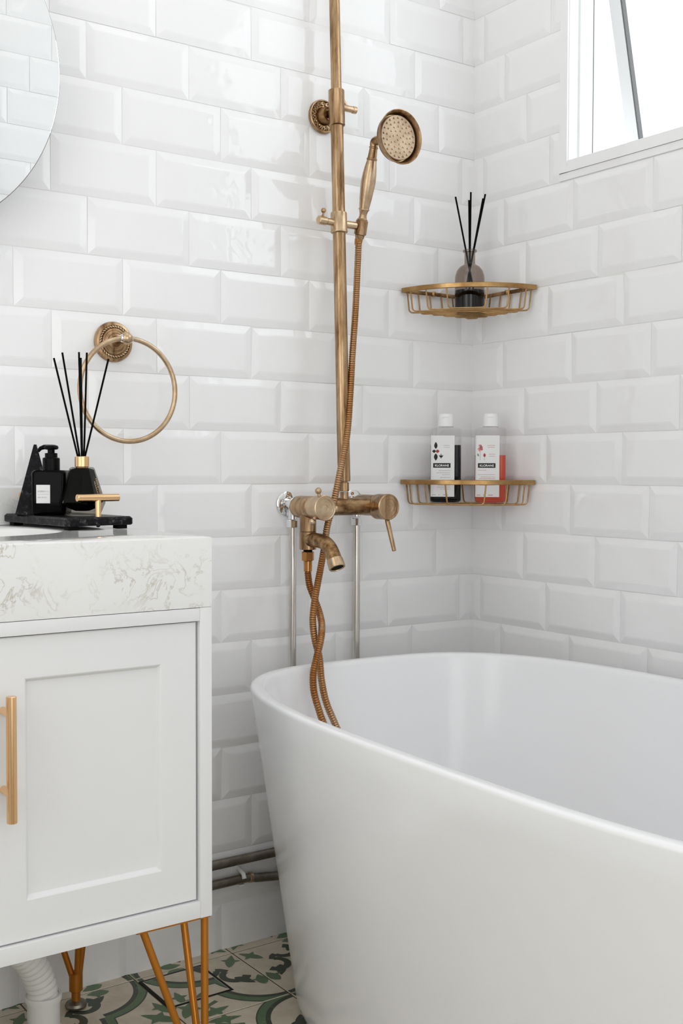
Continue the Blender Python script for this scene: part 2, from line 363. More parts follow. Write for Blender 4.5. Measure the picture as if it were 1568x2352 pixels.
# flat tile-trim band around the opening
mb = MB(); t0 = 0.020
mb.box(-0.004, 0.004, WY0, WY0 - t0, WZ0, WZ1); mb.box(-0.004, 0.004, WY1, WY1 + t0, WZ0, WZ1)
mb.box(-0.0025, 0.004, WY0, WY1, 1.4892, WZ0 - 0.0006); mb.box(-0.0045, 0.004, WY0, WY1, WZ0, WZ0 + 0.011); mb.box(-0.003, 0.004, WY0, WY1, WZ0 + 0.0115, WZ0 + 0.022); mb.box(-0.004, 0.004, WY0, WY1, WZ1 - t0, WZ1)
mb.build('window_trim', M['tile'], win, smooth=False)
def rect_frame(mb, x0, x1, ya, yb, za, zb, wd, c=0.0):
    mb.box(x0, x1, ya, ya - wd, za, zb, c=c); mb.box(x0, x1, yb, yb + wd, za, zb, c=c)
    mb.box(x0, x1, ya - wd, yb + wd, za, za + wd, c=c); mb.box(x0, x1, ya - wd, yb + wd, zb - wd, zb, c=c)
ya, yb, za, zb = WY0 - t0, WY1 + t0, WZ0 + 0.022, WZ1 - t0
mb = MB(); rect_frame(mb, 0.026, 0.062, ya, yb, za, zb, 0.006, 0.0015); rect_frame(mb, 0.0, 0.026, ya, yb, za, zb, 0.0015)
mb.build('window_frame', M['alu'], win)
mb = MB(); rect_frame(mb, 0.0622, 0.0640, ya - 0.003, yb + 0.003, za + 0.003, zb - 0.003, 0.003)
mb.build('gasket', M['gasket'], win, smooth=False)
# awning sash hinged at the top, bottom pushed outward
hz, hx = zb - 0.02, 0.004
sl = math.atan2(0.182 - 0.124, 1.861 - 1.600)   # measured lean
def sash(xl, y, d):   # d = distance down from the hinge along the sash, xl = local thickness
    return Vector((hx + (xl) * cos(sl) + d * sin(sl), y, hz - d * cos(sl) + xl * sin(sl)))
Ld = 0.74; sy0, sy1 = ya - 0.014, yb + 0.014
def sbox(mb, x0, x1, y0, y1, d0, d1, mi=0):
    vs = [sash(x, y, d) for d in (d0, d1) for y in (y0, y1) for x in (x0, x1)]
    mb.add(vs, [(0, 2, 3, 1), (4, 5, 7, 6), (0, 1, 5, 4), (2, 6, 7, 3), (0, 4, 6, 2), (1, 3, 7, 5)], mi)
mb = MB(); wd = 0.028
sbox(mb, 0, 0.022, sy0, sy0 - wd, 0, Ld); sbox(mb, 0, 0.022, sy1, sy1 + wd, 0, Ld); sbox(mb, 0, 0.022, sy0 - wd, sy1 + wd, 0, wd); sbox(mb, 0, 0.022, sy0 - wd, sy1 + wd, Ld - wd, Ld)
so = mb.build('window_sash', M['alu'], win, smooth=False)
mb = MB(); sbox(mb, 0.001, 0.012, sy0 - wd, sy0 - wd - 0.0035, 0.002, Ld - 0.002); sbox(mb, 0.001, 0.012, sy1 + wd, sy1 + wd + 0.004, 0.002, Ld - 0.002)
g = mb.build('gasket', M['gasket'], so, smooth=False)
mb = MB(); sbox(mb, 0.009, 0.013, sy0 - wd - 0.003, sy1 + wd + 0.003, wd - 0.003, Ld - wd + 0.003)
mb.build('glass_pane', M['pane'], so, smooth=False)

# ------------------------------------------------------------------ floor of patterned cement tiles
fl = struct('floor', MB().box(-2.9, 0.1, 0.1, -3.5, -0.08, -0.0012), M['joint'])
S = 0.2; FX, FY = -0.617, -0.027     # a joint crossing
def band(pts, w0, w1=None):
    """ribbon polygon strip along pts"""
    P = [Vector((*p, 0)) for p in pts]; n = len(P); L = []; R = []
    for i, p in enumerate(P):
        t = (P[min(i + 1, n - 1)] - P[max(i - 1, 0)]).normalized(); q = Vector((-t.y, t.x, 0))
        ww = w0 if w1 is None else w0 + (w1 - w0) * i / (n - 1)
        L.append(p + q * ww); R.append(p - q * ww)
    return L, R
def motif():
    """list of (polygon strips, material index, height) on u, v in [-1, 0]"""
    out = []
    def strip(pts, w0, mi, h, w1=None):
        L, R = band(pts, w0, w1)
        for i in range(len(L) - 1): out.append(([L[i], L[i + 1], R[i + 1], R[i]], mi, h))
    def arc(cx, cy, r, a0, a1, n=14): return [(cx + r * cos(radians(a0 + (a1 - a0) * i / n)), cy + r * sin(radians(a0 + (a1 - a0) * i / n))) for i in range(n + 1)]
    # broad garland from one tile corner through the middle to the other
    strip(arc(-0.5, 0.0, 0.5, 180, 270), 0.062, 1, 1); strip(arc(-0.5, 0.0, 0.515, 180, 270), 0.034, 0, 2)
    strip(arc(0.0, -0.5, 0.5, 180, 270), 0.062, 1, 1); strip(arc(0.0, -0.5, 0.515, 180, 270), 0.034, 0, 2)
    # curls in the upper right corner
    strip(arc(-0.22, -0.42, 0.11, 110, 330, 14), 0.030, 1, 1, 0.040); strip(arc(-0.42, -0.22, 0.11, -20, -240, 14), 0.030, 1, 1, 0.040)
    strip([(-0.24, -0.32), (-0.28, -0.26), (-0.32, -0.24)], 0.03, 1, 1)
    def leaf(cx, cy, a, L, w_, mi, h, tips=True):
        a = radians(a); poly = []
        N = 12
        pts = []
        for i in range(N + 1):
            t = i / N; x = (t - 0.5) * L; y = w_ * (sin(pi * t) ** 0.8) * (1.25 - 0.6 * t); pts.append((x, y))
        full = pts + [(x, -y) for x, y in reversed(pts[1:-1])]
        poly = [Vector((cx + x * cos(a) - y * sin(a), cy + x * sin(a) + y * cos(a), 0)) for x, y in full]
        out.append((poly, mi, h))
        if tips:
            for sgn in (-1, 1):
                q = [(-0.16 * L, 0), (0.06 * L, sgn * w_ * 2.1), (0.14 * L, sgn * w_ * 0.6)]
                out.append(([Vector((cx + x * cos(a) - y * sin(a), cy + x * sin(a) + y * cos(a), 0)) for x, y in q], mi, h + 0.3))
    leaf(-0.11, -0.15, 55, 0.26, 0.045, 0, 1); leaf(-0.55, -0.19, 150, 0.22, 0.05, 1, 1, False); leaf(-0.19, -0.55, -60, 0.22, 0.05, 1, 1, False)
    leaf(-0.06, -0.62, 80, 0.20, 0.055, 0, 2); leaf(-0.62, -0.06, 10, 0.20, 0.055, 0, 2)
    # lower left corner: long leaves
    leaf(-0.86, -0.76, 50, 0.34, 0.055, 0, 1); leaf(-0.70, -0.92, 10, 0.30, 0.045, 0, 1); leaf(-0.95, -0.60, 80, 0.24, 0.04, 0, 1)
    strip([(-0.80, -0.90), (-0.70, -0.80), (-0.60, -0.76)], 0.02, 0, 1)
    return [(p, mi, 1 + 0.035 * k if mi else 3.0 + 0.035 * k) for k, (p, mi, h) in enumerate(out)]
MOT = motif()
floor_cache = {}
def floor_tile(i, j):
    # cell between joints i..i+1 (x) and j..j+1 (y), mirrored pattern
    x0 = FX + (i - 1) * S; y0 = FY + (j - 1) * S * 1.025
    Sx, Sy = S, S * 1.025
    cx0, cx1 = max(x0, -2.78), min(x0 + Sx, -0.0); cy0, cy1 = max(y0, -3.38), min(y0 + Sy, 0.0)
    if cx1 - cx0 < 0.01 or cy1 - cy0 < 0.01: return
    full = (cx1 - cx0 > Sx - 1e-4) and (cy1 - cy0 > Sy - 1e-4)
    fx, fy = i % 2, j % 2
    key = (fx, fy) if full else (i, j)
    if key not in floor_cache:
        g = 0.0011
        ax0, ax1, ay0, ay1 = cx0 - x0 + g, cx1 - x0 - g, cy0 - y0 + g, cy1 - y0 - g
        b = MB(); c = 0.0012
        b.loft([[Vector((x, y, z)) for x, y in ((ax0 + k, ay0 + k), (ax1 - k, ay0 + k), (ax1 - k, ay1 - k), (ax0 + k, ay1 - k))] for z, k in ((-0.012, 0), (-c, 0), (0.0, c))])
        me = bpy.data.meshes.new('floor_tile'); me.from_pydata(b.v, [], b.f); me.materials.append(M['cement'])
        mm = MB()
        for poly, mi, h in MOT:
            P = [((-1 - p.x) if fx else p.x, (-1 - p.y) if fy else p.y) for p in poly]
            P = [((1 + x) * Sx, (1 + y) * Sy) for x, y in P]
            mm.add([(x, y, 0.00006 * h) for x, y in P], [tuple(range(len(P)))], mi)
        m2 = bpy.data.meshes.new('printed_motif'); m2.from_pydata(mm.v, [], mm.f); m2.materials.append(M['motif_green']); m2.materials.append(M['motif_dark']); m2.polygons.foreach_set('material_index', mm.mi)
        bm = bmesh.new(); bm.from_mesh(m2)
        for co, no in (((ax0 + c, 0, 0), (-1, 0, 0)), ((ax1 - c, 0, 0), (1, 0, 0)), ((0, ay0 + c, 0), (0, -1, 0)), ((0, ay1 - c, 0), (0, 1, 0))):
            bmesh.ops.bisect_plane(bm, geom=bm.verts[:] + bm.edges[:] + bm.faces[:], plane_co=co, plane_no=no, clear_outer=True)
        for f in bm.faces:
            if f.normal.z < 0: f.normal_flip()
        bm.to_mesh(m2); bm.free()
        floor_cache[key] = (me, m2)
    me, m2 = floor_cache[key]
    o = bpy.data.objects.new('floor_tile', me); C.objects.link(o); o.parent = fl; o.location = (x0, y0, random.uniform(-0.0003, 0.0002))
    if len(m2.polygons):
        p = bpy.data.objects.new('printed_motif', m2); C.objects.link(p); p.parent = o
for i in range(-7, 4):
    for j in range(-8, 2): floor_tile(i, j)

# floor drain: square infill plate in a black recessed frame
dx0, dx1, dy0, dy1 = -0.816, -0.691, -0.163, -0.040
dr = thing('floor_drain', 'square tile-inlaid floor drain with black slot edge by the wall', 'floor drain', ((dx0 + dx1) / 2, (dy0 + dy1) / 2, 0))
mb = MB(); z = 0.0012
mb.box(dx0, dx1, dy0, dy1, -0.004, 0.0005)
mb.build('drain_frame', M['drain_gap'], dr, smooth=False)
mb = MB(); g = 0.0055; mb.box(dx0 + g, dx1 - g, dy0 + g, dy1 - g, -0.004, 0.0010); pl = mb.build('drain_plate', M['cement'], dr, smooth=False)
mm = MB()
for poly, mi, h in MOT:      # the infill was set slightly turned and shifted
    R2 = Matrix.Rotation(radians(4), 3, 'Z')
    P = []
    for p in poly:
        q = R2 @ Vector(((1 + p.x) * S - 0.1, (1 + p.y) * S - 0.1, 0)); P.append((q.x + FX - S + 0.12, q.y + FY - S + 0.115))
    mm.add([(x, y, 0.0010 + 0.00005 * h) for x, y in P], [tuple(range(len(P)))], mi)
mo = mm.build('printed_motif', [M['motif_green'], M['motif_dark']], pl, smooth=False, origin=None)
bm = bmesh.new(); bm.from_mesh(mo.data); oo = Vector(mo['_o'])
for co, no in (((dx0 + g + .001, 0, 0), (-1, 0, 0)), ((dx1 - g - .001, 0, 0), (1, 0, 0)), ((0, dy0 + g + .001, 0), (0, -1, 0)), ((0, dy1 - g - .001, 0), (0, 1, 0))):
    bmesh.ops.bisect_plane(bm, geom=bm.verts[:] + bm.edges[:] + bm.faces[:], plane_co=Vector(co) - oo, plane_no=no, clear_outer=True)
for f in bm.faces:
    if f.normal.z < 0: f.normal_flip()
bm.to_mesh(mo.data); bm.free()

# ------------------------------------------------------------------ bathtub
BX, BY, BA, BB, BN, BTH, BZ = -0.4285, -0.795, 0.3655, 0.672, 3.3, -0.041, 0.555
def bring(ins, z, N=112):
    out = []
    for i in range(N):
        t = 2 * pi * i / N; c, s = cos(t), sin(t)
        u = (BA - ins) * math.copysign(abs(c) ** (2 / BN), c); v = (BB - ins) * math.copysign(abs(s) ** (2 / BN), s)
        out.append(Vector((BX + u * cos(BTH) - v * sin(BTH), BY + u * sin(BTH) + v * cos(BTH), z)))
    return out
tb = thing('bathtub', 'white freestanding oval bathtub standing in the tiled corner', 'bathtub', (BX, BY, 0))
R_ = []
def outer(z):   # inset of outer skin
    return 0.074 * (1 - z / BZ) ** 1.0
for z, e in ((0.0, 0.022), (0.006, 0.010), (0.016, 0.003), (0.03, 0.0)): R_.append(bring(outer(z) + e, z))
for k in range(1, 12): z = 0.03 + (BZ - 0.006 - 0.03) * k / 12; R_.append(bring(outer(z), z))
R_ += [bring(0.0, BZ - 0.007), bring(0.0006, BZ - 0.003), bring(0.003, BZ - 0.0005), bring(0.006, BZ), bring(0.016, BZ), bring(0.019, BZ - 0.001), bring(0.0215, BZ - 0.004), bring(0.0228, BZ - 0.009)]
D0 = 0.13
for k in range(1, 12):
    z = BZ - 0.009 - (BZ - 0.009 - D0 - 0.06) * k / 11; R_.append(bring(0.0228 + 0.085 * (1 - (z - D0) / (BZ - D0)) ** 1.15, z))
b0 = 0.0228 + 0.085 * (1 - 0.06 / (BZ - D0)) ** 1.15
for a in (20, 40, 60, 75, 90): R_.append(bring(b0 + 0.07 * (1 - cos(radians(a))), D0 + 0.06 - 0.06 * sin(radians(a))))
R_ += [bring(b0 + 0.14, D0 - 0.004), bring(b0 + 0.22, D0 - 0.006)]
MB().loft(R_).build('tub_shell', M['enamel'], tb, angle=40)
mb = MB(); mb.lathe([(0.033, 0), (0.033, 0.002), (0.028, 0.004), (0.02, 0.003), (0.001, 0.003)], (BX, BY - 0.0, D0 - 0.0055)); mb.build('waste_plug', M['chrome'], tb)
mb = MB(); mb.cyl((BX - 0.255, BY + 0.1, 0.42), (BX - 0.262, BY + 0.1, 0.423), 0.0, 8)
# ------------------------------------------------------------------ vanity cabinet
VX1, VYF, VZ0, VZ1 = -0.912, -0.49, 0.2885, 0.7245
PXL, PXR = -1.177, -0.9875; DXR = -0.9325; DXL = PXL - (DXR - PXR)
CXV = DXL - 0.001; VX0 = 2 * CXV - VX1
va = thing('vanity_cabinet', 'white two-door vanity cabinet on copper hairpin legs', 'cabinet', (CXV, -0.26, 0))
mb = MB(); t = 0.0185; ybk = -0.012
mb.box(VX1 - t, VX1, ybk, VYF, VZ0, VZ1, c=0.0012); mb.box(VX0, VX0 + t, ybk, VYF, VZ0, VZ1, c=0.0012)
mb.box(VX0 + t, VX1 - t, ybk, VYF, VZ1 - t, VZ1 - 0.0004, c=0.0012); mb.box(VX0 + t, VX1 - t, -0.33, VYF, VZ0 + 0.0006, VZ0 + 0.0235, c=0.0012); mb.box(VX0 + t, VX1 - t, ybk, -0.17, VZ0 + 0.0006, VZ0 + 0.0235, c=0.0012)
mb.box(VX0 + t, VX1 - t, ybk, ybk - 0.01, VZ0 + 0.023, VZ1 - t)
mb.build('carcass', M['cabinet'], va)
def door(xl, xr, hinge_right):
    z0, z1 = VZ0 + 0.0235 + 0.0022, VZ1 - t - 0.0018; y0 = VYF + 0.0055; pz0, pz1 = 0.3655, 0.650
    m_ = MB(); pl_, pr_ = (PXL, PXR) if hinge_right else (2 * CXV - PXR, 2 * CXV - PXL)
    c = 0.0012
    m_.box(xl, pl_, y0, y0 + 0.018, z0, z1, c=c); m_.box(pr_, xr, y0, y0 + 0.018, z0, z1, c=c)
    # rails butt the stiles seamlessly
    m_ = MB()
    o_ = [(xl, z0), (xr, z0), (xr, z1), (xl, z1)]; i_ = [(pl_, pz0), (pr_, pz0), (pr_, pz1), (pl_, pz1)]
    def ring(P, y): return [Vector((x, y, z)) for x, z in P]
    def ins(P, d): return [(P[0][0] + d, P[0][1] + d), (P[1][0] - d, P[1][1] + d), (P[2][0] - d, P[2][1] - d), (P[3][0] + d, P[3][1] - d)]
    m_.loft([ring(o_, y0 + 0.018), ring(o_, y0 + c), ring(ins(o_, c), y0), ring(ins(i_, -0.0005), y0), ring(ins(i_, 0.001), y0 + 0.0008), ring(ins(i_, 0.0045), y0 + 0.0065), ring(ins(i_, 0.005), y0 + 0.0068)])
    d = m_.build('door', M['cabinet'], va, smooth=False)
    return d
dR = door(DXL + 0.0006, DXR - 0.0012, True); dL = door(2 * CXV - DXR + 0.0012, 2 * CXV - DXL - 0.0006, False)
for d, hxp in ((dR, -1.2055), (dL, 2 * CXV + 1.2055)):
    mb = MB(); yh = VYF - 0.026
    mb.cyl((hxp, yh, 0.478), (hxp, yh, 0.636), 0.0065, 28, ch=0.0008)
    for zz in (0.513, 0.613): mb.cyl((hxp, yh, zz), (hxp, VYF + 0.005, zz), 0.0052, 20, ch=0.0002)
    mb.build('handle', M['gold'], d)
def hairpin(foot, tops, r, foot_z=0.034):
    m_ = MB(); fx, fy = foot
    for i, (tx, ty) in enumerate(tops):
        a = 2 * pi * i / 3
        d = Vector((tx - fx, ty - fy)); d = d.normalized() * 0.0055 if d.length > 1e-4 else d
        m_.tube([(tx, ty, VZ0 - 0.002), (fx + d.x, fy + d.y, foot_z + 0.02)], r, 14)
    x0 = min(p[0] for p in tops) - 0.012; x1 = max(p[0] for p in tops) + 0.006; y0 = min(p[1] for p in tops) - 0.008; y1 = max(p[1] for p in tops) + 0.01
    m_.box(x0, min(x1, VX1 - 0.001), y0, min(y1, -0.015), VZ0 - 0.003, VZ0 + 0.0006)
    L = m_.build('leg', M['legs'], va)
    m_ = MB(); m_.cyl((fx, fy, foot_z - 0.004), (fx, fy, foot_z + 0.028), 0.0115, 24); m_.cyl((fx, fy, 0.012), (fx, fy, foot_z), 0.0075, 20)
    m_.build('leg_socket', M['legs'], L)
    m_ = MB(); m_.lathe([(0.012, 0.0), (0.0175, 0.002), (0.0185, 0.006), (0.0165, 0.010), (0.009, 0.0135), (0.005, 0.014)], (fx, fy, 0.0004), (0, 0, 1), 28)
    m_.build('leveling_foot', M['galv'], L)
hairpin((-0.932, -0.505), [(-1.013, -0.478), (-0.922, -0.415), (-0.918, -0.478)], 0.0053)
hairpin((-0.945, -0.069), [(-1.02, -0.055), (-0.945, -0.10), (-0.920, -0.095)], 0.0053)
hairpin((2 * CXV + 0.932, -0.505), [(2 * CXV + 1.013, -0.478), (2 * CXV + 0.922, -0.415), (2 * CXV + 0.918, -0.478)], 0.0053)
hairpin((2 * CXV + 0.945, -0.069), [(2 * CXV + 1.02, -0.055), (2 * CXV + 0.928, -0.13), (2 * CXV + 0.940, -0.05)], 0.0053)

# ------------------------------------------------------------------ worktop, apron, backsplash, basin
CT = 0.8225; SX, SY, SA, SB = CXV, -0.222, 0.203, 0.122
wt = thing('worktop', 'thick white veined quartz worktop lying on the vanity cabinet', 'worktop', (CXV, -0.26, VZ1))
N = 96; ybw = -0.005
def outer_pt(a):   # point on the rectangle boundary in direction a from the basin centre
    dx, dy = cos(a), sin(a); ts = []
    if dx > 1e-9: ts.append((VX1 - SX) / dx)
    if dx < -1e-9: ts.append((VX0 - SX) / dx)
    if dy > 1e-9: ts.append((ybw - SY) / dy)
    if dy < -1e-9: ts.append((VYF - SY) / dy)
    t_ = min(ts); return (SX + dx * t_, SY + dy * t_)
angs = sorted([2 * pi * i / N for i in range(N)] + [math.atan2(yy - SY, xx - SX) % (2 * pi) for xx in (VX0, VX1) for yy in (ybw, VYF)])
def rr(f, z): return [Vector((*f(a), z)) for a in angs]
inn = lambda e: (lambda a: (SX + (SA + e) * cos(a), SY + (SB + e) * sin(a)))
def osh(e): return lambda a: ((lambda p: (max(VX0 + e, min(VX1 - e, p[0])), max(VYF + e, min(ybw - e, p[1]))))(outer_pt(a)))
MB().loft([rr(osh(0.0), VZ1 + 0.0004), rr(osh(0), CT - 0.0025), rr(osh(0.0008), CT - 0.0008), rr(osh(0.0025), CT), rr(inn(0.002), CT), rr(inn(0.0), CT - 0.002), rr(inn(0.0), CT - 0.02), rr(osh(0.02), CT - 0.02), rr(osh(0.02), VZ1 + 0.0004), rr(osh(0.0), VZ1 + 0.0004)], cap0=False, cap1=False).build('top_slab', M['marble'], wt, angle=50)
mb = MB(); mb.box(VX0, -0.953, -0.006, -0.020, CT + 0.0002, 0.884, c=0.001); mb.build('backsplash', M['marble'], wt)
ba = thing('wash_basin', 'white oval undermount wash basin sunk below the worktop', 'basin', (SX, SY, CT - 0.15))
def er(e, z, k=1.0): return [Vector((SX + (SA + e) * cos(2 * pi * i / 64), SY + (SB + e) * sin(2 * pi * i / 64), z)) for i in range(64)]
rg = [er(0.014, CT - 0.0205), er(0.014, CT - 0.032), er(-0.02, CT - 0.08), er(-0.08, CT - 0.09), er(-0.11, CT - 0.092)]
inr = [er(-0.11, CT - 0.084), er(-0.09, CT - 0.083), er(-0.055, CT - 0.078), er(-0.025, CT - 0.062), er(-0.008, CT - 0.040), er(0.002, CT - 0.025), er(0.003, CT - 0.0205)]
MB().loft(rg + inr + [rg[0]] if False else [inr[6], inr[5], inr[4], inr[3], inr[2], inr[1], inr[0]], cap0=False).build('bowl', M['ceramic'], ba)
MB().loft(rg, cap0=False).build('bowl_underside', M['ceramic'], ba)
mb = MB(); mb.lathe([(0.022, 0), (0.022, 0.003), (0.017, 0.004), (0.001, 0.0045)], (SX, SY, CT - 0.0838)); mb.build('basin_waste', M['chrome'], ba)

# ------------------------------------------------------------------ tray and the things on it
hA = radians(-5); tl = Vector((sin(hA), cos(hA), 0)); ts = Vector((cos(hA), -sin(hA), 0)); TRO = Vector((-0.9135, -0.238, 0)); TW, TLN = 0.116, 0.222
def tp(a, b, z=0.0): v = TRO - ts * a + tl * b; return Vector((v.x, v.y, z))
tz0, tz1 = CT + 0.0062, CT + 0.0195
tray = thing('tray', 'dark marble tray with gold T-bar handles on the worktop', 'tray', tuple(tp(TW / 2, TLN / 2, CT)))
Tt = Matrix(((ts.x, tl.x, 0, 0), (ts.y, tl.y, 0, 0), (0, 0, 1, 0), (0, 0, 0, 1))); Tt.translation = tp(0, 0, 0)
def chrect(a0, a1, b0, b1, c): return [(a0 + c, b0), (a1 - c, b0), (a1, b0 + c), (a1, b1 - c), (a1 - c, b1), (a0 + c, b1), (a0, b1 - c), (a0, b0 + c)]
mb = MB(); e_ = [(0.0015, tz0), (0.0, tz0 + 0.0015), (0.0, tz1 - 0.003), (0.0028, tz1)]
mb.loft([[Tt @ Vector((x, y, z)) for x, y in chrect(-TW + k, -k, k, TLN - k, 0.003)] for k, z in e_]); mb.build('slab', M['black_marble'], tray, smooth=False)
for a, b in ((0.016, 0.014), (TW - 0.016, 0.014), (0.016, TLN - 0.014), (TW - 0.016, TLN - 0.014)):
    mb = MB(); p = tp(a, b, 0); mb.box(-0.008, 0.008, -0.008, 0.008, CT + 0.0003, tz0 + 0.0006, T=Matrix.Translation((p.x, p.y, 0)) @ Matrix.Rotation(-hA, 4, 'Z')); mb.build('foot', M['rubber'], tray, smooth=False)
for bb in (0.010, TLN - 0.010):
    mb = MB(); p = tp(TW / 2 - 0.002, bb, 0); zb_ = tz1 + 0.0295
    mb.cyl((p.x, p.y, tz1 - 0.001), (p.x, p.y, zb_), 0.0047, 24, ch=0.0002)
    q0 = p + ts * 0.0355; q1 = p - ts * 0.0355
    mb.cyl((q0.x, q0.y, zb_), (q1.x, q1.y, zb_), 0.0058, 28, ch=0.0005); mb.build('handle', M['gold'], tray)
    mb = MB(); mb.lathe([(0.003, 0), (0.003, 0.002), (0.001, 0.003)], (p.x, p.y, tz0 + 0.0002), (0, 0, -1), 12); mb.build('screw', M['black_plastic'], tray)
# pyramid
pp = tp(0.083, 0.172, tz1)
py = MB(); hb = 0.031; Tp = Matrix.Translation(pp) @ Matrix.Rotation(radians(-22), 4, 'Z')
py.loft([[Tp @ Vector((x * hb, y * hb, 0.0002)) for x, y in ((-1, -1), (1, -1), (1, 1), (-1, 1))], [Tp @ Vector((x * 0.0022, y * 0.0022, 0.1135)) for x, y in ((-1, -1), (1, -1), (1, 1), (-1, 1))]])
tag(py.build('stone_pyramid', M['black_marble'], None, smooth=False, origin=pp), 'dark marble pyramid ornament at the far end of the tray', 'ornament')
# soap pump bottle
sp = tp(0.083, 0.113, tz1); soap = thing('soap_dispenser', 'square black pump bottle with white label, in front of the marble pyramid', 'soap dispenser', tuple(sp))
rotS = radians(-37)
Ts = Matrix.Translation(sp) @ Matrix.Rotation(rotS, 4, 'Z')      # local x to the right of the camera, -y towards it
def rrect(hx_, hy_, r, n=5):
    out = []
    for cx_, cy_, a0 in ((hx_ - r, hy_ - r, 0), (-hx_ + r, hy_ - r, 90), (-hx_ + r, -hy_ + r, 180), (hx_ - r, -hy_ + r, 270)):
        for i in range(n + 1): a = radians(a0 + 90 * i / n); out.append((cx_ + r * cos(a), cy_ + r * sin(a)))
    return out
def body(T, prof, r, n=5): return [[T @ Vector((x, y, z)) for x, y in rrect(hx_, hy_, min(r, hx_ * .98, hy_ * .98), n)] for hx_, hy_, z in prof]
mb = MB(); mb.loft(body(Ts, [(0.024, 0.018, 0.0003), (0.027, 0.0205, 0.003), (0.0275, 0.021, 0.006), (0.0275, 0.021, 0.066), (0.0265, 0.020, 0.0695), (0.0245, 0.018, 0.0715), (0.012, 0.012, 0.0722)], 0.006)); mb.build('bottle', M['black_gloss'], soap)
mb = MB(); mb.lathe([(0.0135, 0), (0.0135, 0.019), (0.0125, 0.020), (0.0098, 0.0205), (0.0098, 0.027), (0.0088, 0.0275), (0.0055, 0.0277), (0.0055, 0.033)], Ts @ Vector((-0.0005, 0, 0.0715)), (0, 0, 1), 32)
pc = mb.build('pump_collar', M['black_plastic'], soap)
mb = MB(); mb.lathe([(0.006, 0), (0.0105, 0.001), (0.0118, 0.0035), (0.0105, 0.0065), (0.006, 0.0082), (0.001, 0.0085)], Ts @ Vector((-0.0005, 0, 0.1040)), (0, 0, 1), 28)
mb.tube([Ts @ Vector(p) for p in ((-0.004, 0, 0.1085), (-0.012, 0, 0.1085), (-0.0175, 0, 0.1065), (-0.0205, 0, 0.1030), (-0.0215, 0, 0.1015))], [0.0042, 0.0038, 0.0032, 0.0028, 0.0026], 14); mb.build('pump_head', M['black_plastic'], soap)
mb = MB(); mb.box(-0.0185, 0.0035, -0.0214, -0.0208, 0.0195, 0.0485, T=Ts); lb = mb.build('label', M['label'], soap, smooth=False)
fr = frame(Ts @ Vector((-0.0165, -0.0216, 0.0278)), Ts.to_3x3() @ Vector((1, 0, 0)), (0, 0, 1))
text('lettering', 'REFILL BOTTLE', 0.0026, fr, M['ink_grey'], lb, sx=0.86, extr=0.00005)
fr = frame(Ts @ Vector((-0.0165, -0.0216, 0.0372)), Ts.to_3x3() @ Vector((1, 0, 0)), (0, 0, 1))
text('lettering', 'SET\u66ff\u63db\u30dc\u30c8\u30eb', 0.0030, fr, M['ink_grey'], lb, sx=0.92, extr=0.00005)
mb = MB(); mb.box(-0.0168, 0.0018, -0.0216, -0.0213, 0.0335, 0.0339, T=Ts); mb.build('printed_line', M['ink_grey'], lb, smooth=False)
# reed diffuser on the tray: faceted glass bottle
dp = tp(0.057, 0.060, tz1); dif = thing('reed_diffuser', 'faceted black and clear glass reed diffuser with gold collar on tray', 'reed diffuser', tuple(dp))
Tdf = Matrix.Translation(dp) @ Matrix.Rotation(radians(-50), 4, 'Z')
def octo(h_, c_, z): return [Tdf @ Vector((x, y, z)) for x, y in ((h_, -h_ + c_), (h_, h_ - c_), (h_ - c_, h_), (-h_ + c_, h_), (-h_, h_ - c_), (-h_, -h_ + c_), (-h_ + c_, -h_), (h_ - c_, -h_))]
mb = MB(); mb.loft([octo(0.021, 0.008, 0.0004), octo(0.024, 0.009, 0.002), octo(0.0325, 0.017, 0.021), octo(0.0165, 0.0065, 0.0745), octo(0.0145, 0.0055, 0.0768), octo(0.008, 0.004, 0.0772)]); mb.build('glass_bottle', M['glass'], dif, smooth=False)
mb = MB(); mb.loft([octo(0.0100, 0.005, 0.0080), octo(0.0200, 0.0100, 0.0125), octo(0.0290, 0.0150, 0.0225), octo(0.0155, 0.006, 0.0725), octo(0.0085, 0.004, 0.0755)]); mb.build('black_core', M['black_matte'], dif, smooth=False)
top = Tdf @ Vector((0, 0, 0.0772))
mb = MB(); mb.lathe([(0.0095, -0.002), (0.0098, 0.0), (0.0112, 0.0005), (0.0112, 0.0155), (0.0106, 0.0162), (0.0080, 0.0162), (0.0076, 0.0100), (0.001, 0.0100)], top, (0, 0, 1), 36, cap=False); mb.build('collar', M['gold'], dif)
rc = top + Vector((0, 0, 0.012))
for tip in ((-0.1725, 1.0985, 0), ):
    pass
tips = [(-0.0425, 0.158), (-0.0300, 0.167), (-0.0045, 0.168), (0.0010, 0.158), (0.0085, 0.167), (0.0405, 0.158)]
rgt = Vector((0.8187, -0.5742, 0)); dep = Vector((0.5739, 0.8181, 0))
for i, (dx_, dz_) in enumerate(tips):
    mb = MB(); off = dep * ((i % 3 - 1) * 0.003); b_ = rc + rgt * (-0.0050 + 0.0020 * i) * (1 if i < 5 else 0.6) + off
    mb.cyl(b_, rc + rgt * dx_ + Vector((0, 0, dz_)) + off * (1 + 2 * (i % 2)), 0.00155, 10, ch=0.0001); mb.build('reed', M['black_matte'], dif)
s2 = Tdf.to_3x3()
nx = s2 @ Vector((1, 0, 0)); upv = (Tdf @ Vector((0.0165, 0, 0.0745)) - Tdf @ Vector((0.0325, 0, 0.021))).normalized()
side = s2 @ Vector((0, 1, 0))
def dtext(s, size, along, across):
    base = (Tdf @ Vector((0.0325, 0, 0.021))) + upv * along + side * across + nx * 0.0006
    text('lettering', s, size, frame(base, -upv, side), M['ink_gold'], dif, extr=0.00005, sx=0.95)
